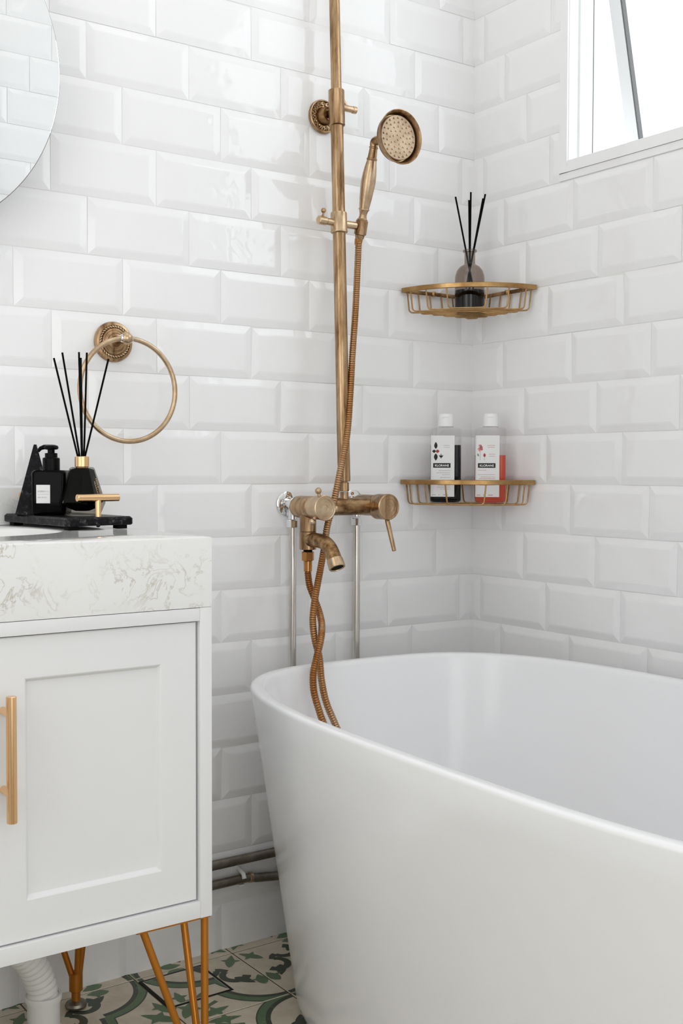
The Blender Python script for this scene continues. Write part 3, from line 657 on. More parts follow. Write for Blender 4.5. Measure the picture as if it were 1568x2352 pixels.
dtext('HOLISTIC', 0.0062, 0.040, 0.0015); dtext('FRAGRANCE', 0.0052, 0.035, -0.0055)

# ------------------------------------------------------------------ waste hose under the vanity
wh = thing('waste_hose', 'white corrugated waste hose running down into a floor socket', 'pipe', (-1.02, -0.115, 0))
ctr = spline([(-1.020, -0.118, 0.02), (-1.020, -0.118, 0.055), (-1.026, -0.118, 0.085), (-1.040, -0.12, 0.118), (-1.065, -0.125, 0.150), (-1.10, -0.14, 0.178), (-1.15, -0.17, 0.205), (-1.20, -0.22, 0.245), (-1.225, -0.26, 0.31), (-1.23, -0.262, 0.40)], 20)
def resample(P, step):
    out = [P[0]]; acc = 0
    for i in range(1, len(P)):
        a, b = P[i - 1], P[i]; L = (b - a).length; d = step - acc
        while d <= L: out.append(a.lerp(b, d / L)); d += step
        acc = (acc + L) % step
    return out
P = resample(ctr, 0.0015); rad = [0.0212 + 0.0036 * abs(sin(pi * i / 7)) ** 0.6 for i in range(len(P))]
MB().tube(P, rad, 24).build('corrugated_hose', M['pvc'], wh, angle=60)
mb = MB(); mb.lathe([(0.031, 0), (0.031, 0.004), (0.0262, 0.006), (0.0262, 0.052), (0.029, 0.053), (0.0295, 0.060), (0.0285, 0.0625), (0.0245, 0.0625), (0.0245, 0.05)], (-1.020, -0.118, 0.0003), (0, 0, 1), 36, cap=False); mb.build('floor_socket', M['pvc'], wh)

# ------------------------------------------------------------------ galvanised pipes along the back wall
mb = MB(); mb.tube([(-1.60, -0.018, 0.172), (-0.06, -0.018, 0.172)], 0.0092, 20); gp = mb.build('wall_pipe', M['galv'], None, origin=(-0.8, -0.018, 0.172)); tag(gp, 'straight galvanised water pipe, upper of two along the back wall', 'pipe')
gp2 = thing('wall_pipe', 'lower galvanised water pipe with a bend held by white clip', 'pipe', (-0.8, -0.018, 0.135))
P = spline([(-1.60, -0.018, 0.1345), (-0.9, -0.018, 0.1345), (-0.62, -0.018, 0.1345), (-0.585, -0.018, 0.1343), (-0.565, -0.018, 0.1315), (-0.53, -0.018, 0.1265), (-0.3, -0.018, 0.10), (-0.06, -0.018, 0.08)], 6)
MB().tube(P, 0.0088, 20).build('pipe_run', M['galv'], gp2)
mb = MB(); mb.lathe([(0.0088, 0), (0.0102, 0.001), (0.0102, 0.007), (0.0088, 0.008)], (-0.576, -0.018, 0.1338), (1, 0, -0.08), 20); mb.build('coupling', M['brass_light'], gp2)
mb = MB(); mb.tube([(-0.592, -0.002, 0.153), (-0.592, -0.014, 0.1505), (-0.592, -0.026, 0.146), (-0.592, -0.0295, 0.138)], 0.0042, 8); mb.box(-0.606, -0.588, -0.0045, -0.001, 0.143, 0.158, c=0.001); mb.box(-0.598, -0.586, -0.022, -0.004, 0.1205, 0.1245, c=0.001); mb.build('pipe_clip', M['white_plastic'], gp2)

# ------------------------------------------------------------------ round mirror cabinet
mrr = thing('round_mirror', 'large round frameless mirror on the back wall above the worktop', 'mirror', (-1.255, 0, 1.556))
mb = MB(); mb.lathe([(0.262, 0.004), (0.262, 0.074)], (-1.255, 0, 1.556), (0, -1, 0), 96); mb.build('mirror_backing', M['cabinet'], mrr)
mb = MB(); mb.lathe([(0.2865, 0.0745), (0.2877, 0.0755), (0.2877, 0.0790)], (-1.255, 0, 1.556), (0, -1, 0), 160); mb.build('mirror_edge', M['dark_edge'], mrr)
mb = MB(); mb.lathe([(0.2868, 0.0790), (0.2868, 0.0802), (0.2860, 0.0806)], (-1.255, 0, 1.556), (0, -1, 0), 160); mb.build('mirror_face', M['mirror'], mrr, smooth=False)

# ------------------------------------------------------------------ towel ring
tr = thing('towel_ring', 'antique brass towel ring with rope-edged wall rose', 'towel ring', (-0.844, 0, 1.139))
o = (-0.844, -0.0030, 1.139); mb = MB()
mb.lathe([(0.0340, 0), (0.0355, 0.002), (0.0355, 0.006), (0.0335, 0.0095), (0.0292, 0.0108), (0.0285, 0.0085), (0.0240, 0.0085), (0.0232, 0.0110), (0.0205, 0.0125), (0.0195, 0.0120), (0.0150, 0.0150), (0.0138, 0.0145), (0.0095, 0.0165), (0.0075, 0.0200), (0.0062, 0.027), (0.0058, 0.046), (0.0075, 0.050)], o, (0, -1, 0), 56)
mb.build('wall_rose', M['brass'], tr)
mb = MB()
for k in range(34):
    a = 2 * pi * k / 34; c = Vector((o[0] + 0.0263 * cos(a), o[1] - 0.0098, o[2] + 0.0263 * sin(a)))
    tdir = Vector((-sin(a), 0, cos(a))); rd = Vector((cos(a), 0, sin(a))); d = (tdir + rd * 0.9).normalized()
    mb.tube([c - d * 0.0030, c - d * 0.0015, c, c + d * 0.0015, c + d * 0.0030], [0.0006, 0.0015, 0.0018, 0.0015, 0.0006], 8)
mb.build('rope_trim', M['brass_light'], tr)
mb = MB(); bc = Vector((-0.844, -0.062, 1.1405)); mb.ball(bc, 0.0108, 24); mb.build('ball_knuckle', M['brass_light'], tr)
for sg in (-1, 1):
    mb = MB(); mb.lathe([(0.0062, 0.0), (0.0072, 0.001), (0.0066, 0.0025), (0.0056, 0.0035)], bc + Vector((sg * 0.0078, 0, -0.0004)), (sg, 0, -0.06), 24); mb.build('ferrule', M['chrome'], tr)
RC = Vector((-0.8405, -0.062, 1.0520)); pts = [RC + Vector((0.0885 * sin(2 * pi * k / 120), 0, 0.0885 * cos(2 * pi * k / 120))) for k in range(120)]
MB().tube(pts, 0.0044, 18, closed=True).build('ring', M['brass_light'], tr)

# ------------------------------------------------------------------ shower column
col = thing('shower_column', 'antique brass shower riser pole with wall bracket and slider', 'shower rail', (-0.4, -0.08, 0.885))
def pole_pt(z): return Vector((-0.400, -0.0825 + (z - 0.89) * 0.0395, z))
mb = MB(); mb.cyl(pole_pt(0.893), pole_pt(1.60), 0.0123, 36, ch=0.0006); mb.build('lower_pole', M['brass'], col)
mb = MB(); mb.cyl(pole_pt(1.60), pole_pt(2.12), 0.0103, 36, ch=0.0004); mb.build('upper_pole', M['brass'], col)
mb = MB(); a = pole_pt(1.580); mb.lathe([(0.0130, -0.001), (0.0152, 0.0), (0.0158, 0.0008), (0.0158, 0.002), (0.0155, 0.0025), (0.0155, 0.0672), (0.0150, 0.0680), (0.0102, 0.0682)], a, pole_pt(1.7) - a, 40); mb.build('collar', M['brass'], col)
fc = Vector((-0.4, -0.003, 1.609)); mb = MB()
mb.lathe([(0.0315, 0), (0.0325, 0.002), (0.0325, 0.006), (0.0308, 0.0085), (0.0290, 0.0088), (0.0280, 0.006), (0.0180, 0.0065), (0.0165, 0.010), (0.0160, 0.0180), (0.0142, 0.0235), (0.0138, 0.0265), (0.0120, 0.0268), (0.0110, 0.022), (0.0070, 0.022), (0.0070, 0.045)], fc, (0, -1, 0), 48); mb.build('wall_flange', M['brass_dark'], col)
mb = MB()
for k in range(15):     # scroll relief round the flange
    a = 2 * pi * k / 15; c0 = Vector((fc.x + 0.0232 * cos(a), fc.y - 0.0072, fc.z + 0.0232 * sin(a)))
    P = []
    for j in range(16):
        b = a + j * 0.42; rr_ = 0.0042 * (1 - j / 18); P.append(c0 + Vector((rr_ * cos(b), -0.0010 - 0.0001 * j, rr_ * sin(b))))
    mb.tube(P, [0.0009 + 0.0004 * sin(pi * j / 15) for j in range(16)], 6)
    a2 = a + pi / 15; P = [Vector((fc.x + rr_ * cos(a + f), fc.y - 0.0080, fc.z + rr_ * sin(a + f))) for f, rr_ in ((0.10, 0.0198), (0.20, 0.0225), (0.26, 0.0262), (0.36, 0.0276))]
    mb.tube(P, [0.0006, 0.0013, 0.0011, 0.0004], 6)
mb.lathe([(0.0288, 0), (0.0306, 0.0008), (0.0318, 0.0)], fc + Vector((0, -0.0078, 0)), (0, -1, 0), 48, cap=False)
mb.build('scroll_relief', M['brass_light'], col)
mb = MB(); pz = pole_pt(1.6175); mb.cyl(pz + Vector((0.010, 0, 0)), pz + Vector((0.0365, 0, 0.0)), 0.0064, 24); mb.cyl(pz + Vector((0.0375, 0, 0)), pz + Vector((0.046, 0, 0)), 0.0070, 24); mb.cyl(pz + Vector((0.0355, 0, 0)), pz + Vector((0.040, 0, 0)), 0.0058, 20)
mb.tube([pz + Vector((0.028, 0.002, 0.004)), pz + Vector((0.024, 0.004, 0.010)), pz + Vector((0.019, 0.005, 0.0165))], [0.0022, 0.0026, 0.0032], 12); mb.build('side_screw', M['brass_light'], col)
# slider
sl_ = MB(); a = pole_pt(1.373); sl_.lathe([(0.0128, -0.001), (0.0155, 0), (0.0165, 0.001), (0.0165, 0.0035), (0.0160, 0.004), (0.0160, 0.0380), (0.0154, 0.039), (0.0124, 0.0392)], a, pole_pt(1.5) - a, 40)
p0 = pole_pt(1.3915); sl_.cyl(p0 + Vector((0.012, 0, 0.0)), Vector((-0.3600, p0.y, 1.3920)), 0.0075, 28)
sl_.cyl(p0 - Vector((0.012, 0, 0)), p0 - Vector((0.0300, 0, -0.0005)), 0.0068, 28); sl_.cyl(p0 - Vector((0.0305, 0, -0.0005)), p0 - Vector((0.0480, 0, -0.0010)), 0.0084, 28)
so = sl_.build('slider', M['brass_light'], col)
mb = MB(); lb0 = p0 + Vector((-0.0375, 0, 0.0078)); mb.tube([lb0 - Vector((0, 0, 0.002)), lb0 + Vector((0, 0, 0.002)), lb0 + Vector((0.0015, 0, 0.0065)), lb0 + Vector((0.0015, 0, 0.009))], [0.0042, 0.0026, 0.0019, 0.0025], 14); mb.ball(lb0 + Vector((0.0015, 0, 0.0122)), 0.0050, 20); mb.build('lever', M['brass'], so)
hx0 = -0.3476; hax = Vector((0, -0.042, 0.151)).normalized(); hb0 = Vector((hx0, -0.0595, 1.3760))
mb = MB(); mb.lathe([(0.0105, 0), (0.0122, 0.001), (0.0122, 0.0265), (0.0110, 0.0285)], hb0, hax, 8); mb.lathe([(0.0070, -0.0085), (0.0086, -0.006), (0.0096, -0.0005), (0.009, 0)], hb0, hax, 24); mb.build('handset_holder', M['brass'], col)
# bottom fittings down to the mixer
mb = MB(); b = Vector((-0.4, -0.0825, 0.858)); mb.lathe([(0.0070, 0), (0.0084, 0.0015), (0.0084, 0.0145), (0.0086, 0.0150)], b, (0, 0, 1), 28); mb.build('riser_tail', M['brass_light'], col)
mb = MB(); mb.lathe([(0.0086, 0.0), (0.0096, 0.0008), (0.0096, 0.0165), (0.0086, 0.0172)], b + Vector((0, 0, 0.0160)), (0, 0, 1), 8); mb.lathe([(0.0070, 0.016), (0.0070, 0.019)], b + Vector((0, 0, 0.016)), (0, 0, 1), 20); mb.build('union_nut', M['brass'], col)

# ------------------------------------------------------------------ hand shower
hs = thing('hand_shower', 'antique brass telephone-style hand shower resting in the slider holder', 'hand shower', tuple(hb0))
mb = MB(); h0 = hb0 + hax * 0.0285
mb.lathe([(0.0100, 0.000), (0.0106, 0.0015), (0.0082, 0.0035), (0.0072, 0.0085), (0.0074, 0.0120), (0.0090, 0.0175), (0.0108, 0.0200), (0.0108, 0.0215), (0.0098, 0.0225), (0.0102, 0.0260), (0.0122, 0.0420), (0.0140, 0.0620), (0.0143, 0.0730), (0.0135, 0.0870), (0.0116, 0.1010), (0.0094, 0.1130)], h0, hax, 36); mb.build('handle_grip', M['brass_light'], hs)
mb = MB(); mb.lathe([(0.0096, 0.1130), (0.0104, 0.1145), (0.0104, 0.1165), (0.0090, 0.1180), (0.0082, 0.1270), (0.0078, 0.1350), (0.0090, 0.1362), (0.0090, 0.1378), (0.0076, 0.1390)], h0, hax, 32); mb.build('neck_ring', M['brass'], hs)
e0 = h0 + hax * 0.138; HC = Vector((hx0, -0.187, 1.5365))
P = spline([e0, e0 + hax * 0.010, Vector((hx0, -0.1225, 1.5420 + 0.004)), Vector((hx0, -0.140, 1.5470)), Vector((hx0, -0.158, 1.5420))], 8)
mb = MB(); mb.tube(P, [0.0076 + 0.0030 * (i / len(P)) for i in range(len(P))], 24); mb.build('bent_neck', M['brass'], hs)
hn = Vector((0.02, -1, -0.035)).normalized(); mb = MB()
mb.lathe([(0.006, -0.036), (0.013, -0.034), (0.020, -0.029), (0.033, -0.024), (0.042, -0.017), (0.0468, -0.007), (0.0490, -0.001), (0.0503, 0.0008), (0.0503, 0.0022), (0.0490, 0.0028), (0.0475, 0.0010), (0.0452, -0.006), (0.0440, -0.015), (0.030, -0.016)], HC, hn, 64, cap=False); mb.build('bell', M['brass'], hs)
mb = MB(); mb.lathe([(0.0405, -0.0150), (0.0412, -0.0070), (0.0402, -0.0055), (0.020, -0.0048), (0.001, -0.0046)], HC, hn, 56); fpl = mb.build('spray_face', M['brass_face'], hs)
mb = MB(); u = hn.orthogonal().normalized(); u = (Vector((1, 0, 0)) - hn * hn.x).normalized(); v = hn.cross(u)
for rr_, n in ((0.0355, 22), (0.0278, 17), (0.0200, 12), (0.0125, 7), (0.0050, 3)):
    for k in range(n):
        a = 2 * pi * k / n + rr_ * 30; c = HC + hn * -0.0054 + (u * cos(a) + v * sin(a)) * rr_
        mb.lathe([(0.0019, 0), (0.0016, 0.0012), (0.0010, 0.0022), (0.0003, 0.0024)], c, hn, 8)
nz = mb.build('nozzles', M['brass_light'], fpl); nz['kind'] = 'stuff'

# ------------------------------------------------------------------ bath mixer
mx_ = thing('bath_mixer', 'wall-mounted antique brass bath mixer with two round valve bodies and spout', 'bath mixer', (-0.4, -0.08, 0.844))
XLm, XRm = -0.482, -0.325; zc = 0.8445
mb = MB(); mb.lathe([(0.012, -0.040), (0.0175, -0.041), (0.0205, -0.048), (0.0213, -0.056), (0.0213, -0.100), (0.0210, -0.101)], (XLm, 0, zc), (0, 1, 0), 40)
mb = MB(); mb.lathe([(0.012, 0.040), (0.0175, 0.041), (0.0205, 0.047), (0.0213, 0.056), (0.0213, 0.1005), (0.0205, 0.1015)], (XLm, 0, zc), (0, -1, 0), 48); mb.build('left_valve_body', M['brass'], mx_)
mb = MB(); mb.lathe([(0.0195, 0.1015), (0.0210, 0.1025), (0.0222, 0.110), (0.0228, 0.128), (0.0236, 0.1365), (0.0236, 0.1385), (0.0222, 0.1392), (0.0215, 0.1384), (0.0212, 0.1384), (0.0168, 0.1386), (0.0164, 0.1379), (0.0120, 0.1387), (0.0060, 0.1387), (0.0056, 0.1381), (0.0035, 0.1388), (0.0008, 0.1389)], (XLm, 0, zc), (0, -1, 0), 48); kn = mb.build('left_knob', M['brass_light'], mx_)
for k, ag in enumerate((102, 232, -4)):
    a = radians(ag); d = Vector((cos(a), 0, sin(a))); c = Vector((XLm, -0.125, zc))
    mb = MB(); mb.tube([c + d * 0.019, c + d * 0.0285], [0.0034, 0.0030], 14); mb.ball(c + d * 0.0325, 0.0062, 20); mb.build('knob_pin', M['brass_light'], kn)
mb = MB(); mb.cyl((XLm + 0.012, -0.0825, zc + 0.0), (XRm - 0.012, -0.0825, zc + 0.0), 0.0170, 44, ch=0.0004); mb.build('cross_bar', M['brass_dark'], mx_)
mb = MB(); mb.lathe([(0.013, 0.030), (0.0200, 0.031), (0.0208, 0.034), (0.0208, 0.090), (0.0200, 0.0905)], (XRm, 0, zc + 0.001), (0, -1, 0), 48); mb.build('right_valve_body', M['brass_dark'], mx_)
mb = MB(); mb.lathe([(0.0200, 0.0905), (0.0240, 0.0915), (0.0250, 0.0935), (0.0250, 0.1010), (0.0245, 0.1020), (0.0250, 0.1030), (0.0253, 0.1270), (0.0240, 0.1285), (0.0222, 0.1285), (0.0216, 0.1277), (0.0160, 0.1288), (0.0155, 0.1280), (0.0090, 0.1288), (0.0085, 0.1281), (0.0035, 0.1288), (0.0010, 0.1276)], (XRm, 0, zc - 0.001), (0, -1, 0), 56); kr = mb.build('right_knob', M['brass'], mx_)
mb = MB(); mb.tube([(XRm + 0.002, -0.117, zc - 0.022), (XRm + 0.002, -0.122, zc - 0.034), (XRm + 0.002, -0.142, zc - 0.0855)], [0.0045, 0.0047, 0.0040], 18); mb.build('lever', M['brass'], kr)
# down pipe and spout
mb = MB(); ys = -0.0800; mb.cyl((XLm, ys, 0.8300), (XLm, ys, 0.7985), 0.0157, 40, ch=0.0004); mb.cyl((XLm, ys, 0.7980), (XLm, ys, 0.7640), 0.0160, 40, ch=0.0008); mb.build('diverter_body', M['brass'], mx_)
P = spline([(XLm, ys + 0.004, 0.7830), (XLm, -0.095, 0.7830), (XLm, -0.115, 0.7830), (XLm, -0.135, 0.7805), (XLm, -0.152, 0.7720), (XLm, -0.163, 0.7600), (XLm, -0.1695, 0.7500)], 6)
mb = MB(); mb.tube(P, 0.0138, 32); spt = mb.build('spout', M['brass_dark'], mx_)
dv = (P[-1] - P[-3]).normalized(); mb = MB(); mb.lathe([(0.0140, 0), (0.0152, 0.0008), (0.0156, 0.0160), (0.0150, 0.0178), (0.0125, 0.0180), (0.0120, 0.0165), (0.0005, 0.0160)], P[-1] - dv * 0.001, dv, 36); mb.build('spout_tip', M['brass_light'], spt)
mb = MB(); mb.lathe([(0.0118, 0.0166), (0.0005, 0.0168)], P[-1] - dv * 0.001, dv, 28); mb.build('aerator', M['rubber'], spt)
# wall unions with screws, supply pipes
def union(X, yp, zf, rot):
    u_ = thing('wall_union', 'chrome three-screw wall plate behind the ' + ('left valve body' if X < -0.4 else 'right valve body'), 'pipe fitting', (X, 0, zf), group=None)
    m_ = MB(); m_.lathe([(0.0225, 0.0045), (0.0240, 0.006), (0.0240, 0.0075), (0.0225, 0.0085), (0.0120, 0.0095), (0.0110, 0.012), (0.0102, 0.030)], (X, 0, zf), (0, -1, 0), 40)
    m_.lathe([(0.0102, 0.030), (0.0130, 0.031), (0.0130, 0.036), (0.0112, 0.0375), (0.0112, 0.0405)], (X, 0, zf), (0, -1, 0), 32)
    m_.cyl((X, yp, zf - 0.002), (X, yp, zf - 0.030), 0.0085, 28); m_.build('plate', M['chrome'], u_)
    for k in range(3):
        a = radians(rot + 120 * k); c = Vector((X + 0.0168 * cos(a), -0.0084, zf + 0.0168 * sin(a)))
        m_ = MB(); m_.lathe([(0.0036, 0), (0.0036, 0.0012), (0.0022, 0.0018), (0.0020, 0.0008), (0.0002, 0.0006)], c, (0, -1, 0), 14); m_.build('screw', M['brass'], u_)
union(XLm, -0.026, 0.849, 90); union(XRm, -0.020, 0.851, 100)
def supply(X, yp, lab):
    s_ = thing('supply_pipe', lab, 'pipe', (X, yp, 0.18))
    m_ = MB(); m_.tube([(X, yp, 0.1845), (X, yp, 0.808)], 0.0073, 28); m_.build('riser', M['steel'], s_)
    m_ = MB(); m_.lathe([(0.0085, 0), (0.0118, 0.0012), (0.0118, 0.0140), (0.0095, 0.0155)], (X, yp, 0.8030), (0, 0, 1), 6); m_.build('hex_nut', M['chrome'], s_)
supply(XLm, -0.026, 'steel supply pipe dropping behind the bath, left one below spout side'); supply(XRm, -0.020, 'steel supply pipe dropping behind the bath, right one below lever side')
# hex nut under the diverter
mb = MB(); mb.lathe([(0.0085, 0), (0.0085, -0.004)], (XLm, ys, 0.7645), (0, 0, 1), 24); mb.build('thread', M['rubber'], mx_)

# ------------------------------------------------------------------ shower hose (one continuous hose)
ho = thing('shower_hose', 'ribbed copper-brass shower hose, crossing itself and falling into bathtub', 'shower hose', (-0.35, -0.058, 1.36))
C1 = [(-0.3476, -0.0555, 1.3670), (-0.3490, -0.0550, 1.3300), (-0.3540, -0.0590, 1.2920), (-0.3640, -0.0680, 1.2260), (-0.3770, -0.0770, 1.1440), (-0.3880, -0.0850, 1.0620), (-0.4020, -0.0940, 0.9800), (-0.4270, -0.1050, 0.9060), (-0.4418, -0.1060, 0.8486), (-0.4543, -0.1055, 0.8117), (-0.4632, -0.1070, 0.7666), (-0.4754, -0.1120, 0.7263), (-0.4942, -0.1240, 0.6793), (-0.5052, -0.1320, 0.6402), (-0.5093, -0.1440, 0.6054), (-0.5066, -0.1560, 0.5705), (-0.5112, -0.1700, 0.5328), (-0.5123, -0.1860, 0.4955), (-0.5047, -0.2030, 0.4578), (-0.4967, -0.2150, 0.4273), (-0.48, -0.235, 0.36), (-0.45, -0.27, 0.26), (-0.40, -0.33, 0.18), (-0.40, -0.41, 0.150), (-0.47, -0.45, 0.150), (-0.53, -0.40, 0.165), (-0.530, -0.30, 0.25), (-0.525, -0.25, 0.35), (-0.5343, -0.2240, 0.4420), (-0.5422, -0.2120, 0.4798), (-0.5474, -0.2000, 0.5176), (-0.5426, -0.1900, 0.5470), (-0.5271, -0.1780, 0.5754), (-0.5105, -0.1660, 0.6042), (-0.4915, -0.1420, 0.6240), (-0.4802, -0.1180, 0.6450), (-0.4828, -0.1040, 0.6726), (-0.4844, -0.0900, 0.6962), (-0.4825, -0.0810, 0.7190), (-0.4820, -0.0800, 0.7300)]
P = resample(spline(C1, 30), 0.00088)
rad = [0.0055 + 0.0012 * (0, 0.8, 1.0, 1.0, 0.8)[i % 5] for i in range(len(P))]
MB().tube(P, rad, 12).build('ribbed_tube', M['hose'], ho, angle=80)
mb = MB(); hp = Vector((-0.3476, -0.0555, 1.3670)); mb.lathe([(0.0066, -0.010), (0.0076, -0.006), (0.0080, 0.002)], hp, hax, 24); mb.build('upper_ferrule', M['copper'], ho)
mb = MB(); mb.lathe([(0.0070, 0.722), (0.0078, 0.7225), (0.0082, 0.7420), (0.0076, 0.7425)], (XLm, ys, 0), (0, 0, 1), 28); mb.build('lower_ferrule', M['copper'], ho)
mb = MB(); mb.lathe([(0.0110, 0.7428), (0.0122, 0.7440), (0.0122, 0.7590), (0.0110, 0.7602)], (XLm, ys, 0), (0, 0, 1), 6); mb.build('hex_nut', M['copper'], ho)

# ------------------------------------------------------------------ corner shelves
def shelf(zr, label, first=None):
    s_ = thing('corner_shelf', label, 'shelf', (0, 0, zr), group='brass wire corner shelves')
    return s_
RS = 0.2; DEP = 0.0455; zr0 = 1.288
sh = shelf(zr0, 'upper brass wire corner shelf holding a smoked glass diffuser')
mb = MB(); g = 0.006; hh = 0.0050
P = [Vector((-RS * sin(radians(a)) - 0.003 * 0, -RS * cos(radians(a)), 0)) for a in range(0, 91, 3)]
P[0] = Vector((-g, -RS, 0)); P[-1] = Vector((-RS, -g, 0))
rings = []
for i, p in enumerate(P):
    n_ = Vector((p.x, p.y, 0)).normalized(); q = [p + n_ * 0.0022, p - n_ * 0.0022]
    rings.append([Vector((q[0].x, q[0].y, zr0 - hh + 0.001)), Vector((q[0].x, q[0].y, zr0 + hh - 0.001)), Vector(((q[0].x * 0.7 + q[1].x * 0.3), (q[0].y * 0.7 + q[1].y * 0.3), zr0 + hh)), Vector((q[1].x, q[1].y, zr0 + hh)), Vector((q[1].x, q[1].y, zr0 - hh)), Vector(((q[0].x * 0.7 + q[1].x * 0.3), (q[0].y * 0.7 + q[1].y * 0.3), zr0 - hh))])
mb.loft(rings); mb.build('rim_band', M['shelf'], sh, angle=30)
mb = MB(); mb.box(-g - 0.0035, -g, -g, -RS, zr0 - hh, zr0 + hh - 0.002, c=0.0008); mb.build('wall_rail', M['brass_dark'], sh)
mb = MB(); mb.box(-g, -RS, -g - 0.0035, -g, zr0 - hh, zr0 + hh - 0.002, c=0.0008); mb.build('wall_rail', M['brass_dark'], sh)
for p in ((-0.118, -0.0105), (-0.0105, -0.118)):
    mb = MB(); ax_ = (0, -1, 0) if p[1] > -0.02 else (-1, 0, 0); base = (p[0], -0.0045, zr0 - 0.001) if p[1] > -0.02 else (-0.0045, p[1], zr0 - 0.001)
    mb.lathe([(0.0045, 0), (0.0045, 0.004), (0.0058, 0.0055), (0.0058, 0.0075), (0.0035, 0.0105), (0.0008, 0.0112)], base, ax_, 20); mb.build('mounting_stud', M['shelf'], sh)
q2 = sqrt(0.5)
def sd(s, t, z): # s along the diagonal out of the corner, t to the camera's right across it
    return Vector((-s * q2 + t * q2, -s * q2 - t * q2, z))
for s in (0.030, 0.052, 0.074, 0.096, 0.118, 0.1385, 0.161, 0.181, 0.1955):
    hl = (s - 0.0115) if s < 0.14 else sqrt(max(RS * RS - s * s, 0)) - 0.001
    zt_, zb_ = zr0 - hh + 0.0012, zr0 - DEP; r_ = min(0.008, hl * 0.4); e = 0.0035
    pts = [sd(s, -hl, zt_), sd(s, -hl + e, zb_ + r_)] + [sd(s, -hl + e + r_ * (1 - cos(radians(a))), zb_ + r_ * (1 - sin(radians(a)))) for a in (22, 45, 67, 90)]
    pts += [Vector(v) for v in [sd(s, hl - e - r_ * (1 - cos(radians(a))), zb_ + r_ * (1 - sin(radians(a)))) for a in (90, 67, 45, 22)]] + [sd(s, hl - e, zb_ + r_), sd(s, hl, zt_)]
    mb = MB(); mb.tube(pts, 0.00165, 10); mb.build('wire', M['shelf'], sh)
def copy_thing(src, dz, label):
    r = src.copy(); C.objects.link(r); r.location = src.location + Vector((0, 0, dz)); r['label'] = label
    for ch in src.children:
        c = ch.copy(); C.objects.link(c); c.parent = r
        for gch in ch.children: d = gch.copy(); C.objects.link(d); d.parent = c
    return r
bpy.context.view_layer.update()
zr1 = 0.8905; sh2 = copy_thing(sh, zr1 - zr0, 'lower brass wire corner shelf holding two shampoo bottles')

# ------------------------------------------------------------------ smoked glass diffuser on the upper shelf
zf = zr0 - DEP + 0.00185; rb = thing('reed_diffuser', 'round smoked glass reed diffuser with black liquid on the upper corner shelf', 'reed diffuser', (-0.0775, -0.0775, zf))
o = (-0.0775, -0.0775, zf); mb = MB()
mb.lathe([(0.028, 0.0), (0.0305, 0.0015), (0.0312, 0.005), (0.0312, 0.068), (0.0305, 0.076), (0.0275, 0.086), (0.0215, 0.094), (0.0140, 0.0985), (0.0118, 0.1005), (0.0112, 0.104), (0.0112, 0.1235), (0.0140, 0.1250), (0.0148, 0.1275), (0.0140, 0.1295), (0.0112, 0.1300), (0.0100, 0.1290)], o, (0, 0, 1), 48); 
gb = MB(); gb.v = mb.v; gb.f = mb.f[:-1]; gb.mi = mb.mi[:-1]; gb.build('glass_bottle', M['smoke'], rb, angle=50)
mb = MB(); mb.lathe([(0.026, 0.0012), (0.0295, 0.003), (0.0302, 0.006), (0.0302, 0.0450), (0.001, 0.0450)], o, (0, 0, 1), 40); mb.build('liquid', M['black_liquid'], rb)
r41 = Vector((0.7547, -0.6561, 0)); d41 = Vector((0.656, 0.755, 0))
for i, (dx_, zt_, db) in enumerate(((-0.0305, 1.4835, 0.006), (-0.0025, 1.478, -0.006), (0.0012, 1.494, -0.003), (0.0265, 1.481, -0.006), (0.0310, 1.488, 0.004))):
    mb = MB(); b_ = Vector(o) + Vector((0, 0, 0.020)) - r41 * dx_ * 0.45 + d41 * db; t_ = Vector(o) + r41 * dx_; t_.z = zt_; t_ = t_ + d41 * (-db * 0.8)
    mb.cyl(b_, t_, 0.0019, 10, ch=0.0001); mb.build('reed', M['black_matte'], rb)

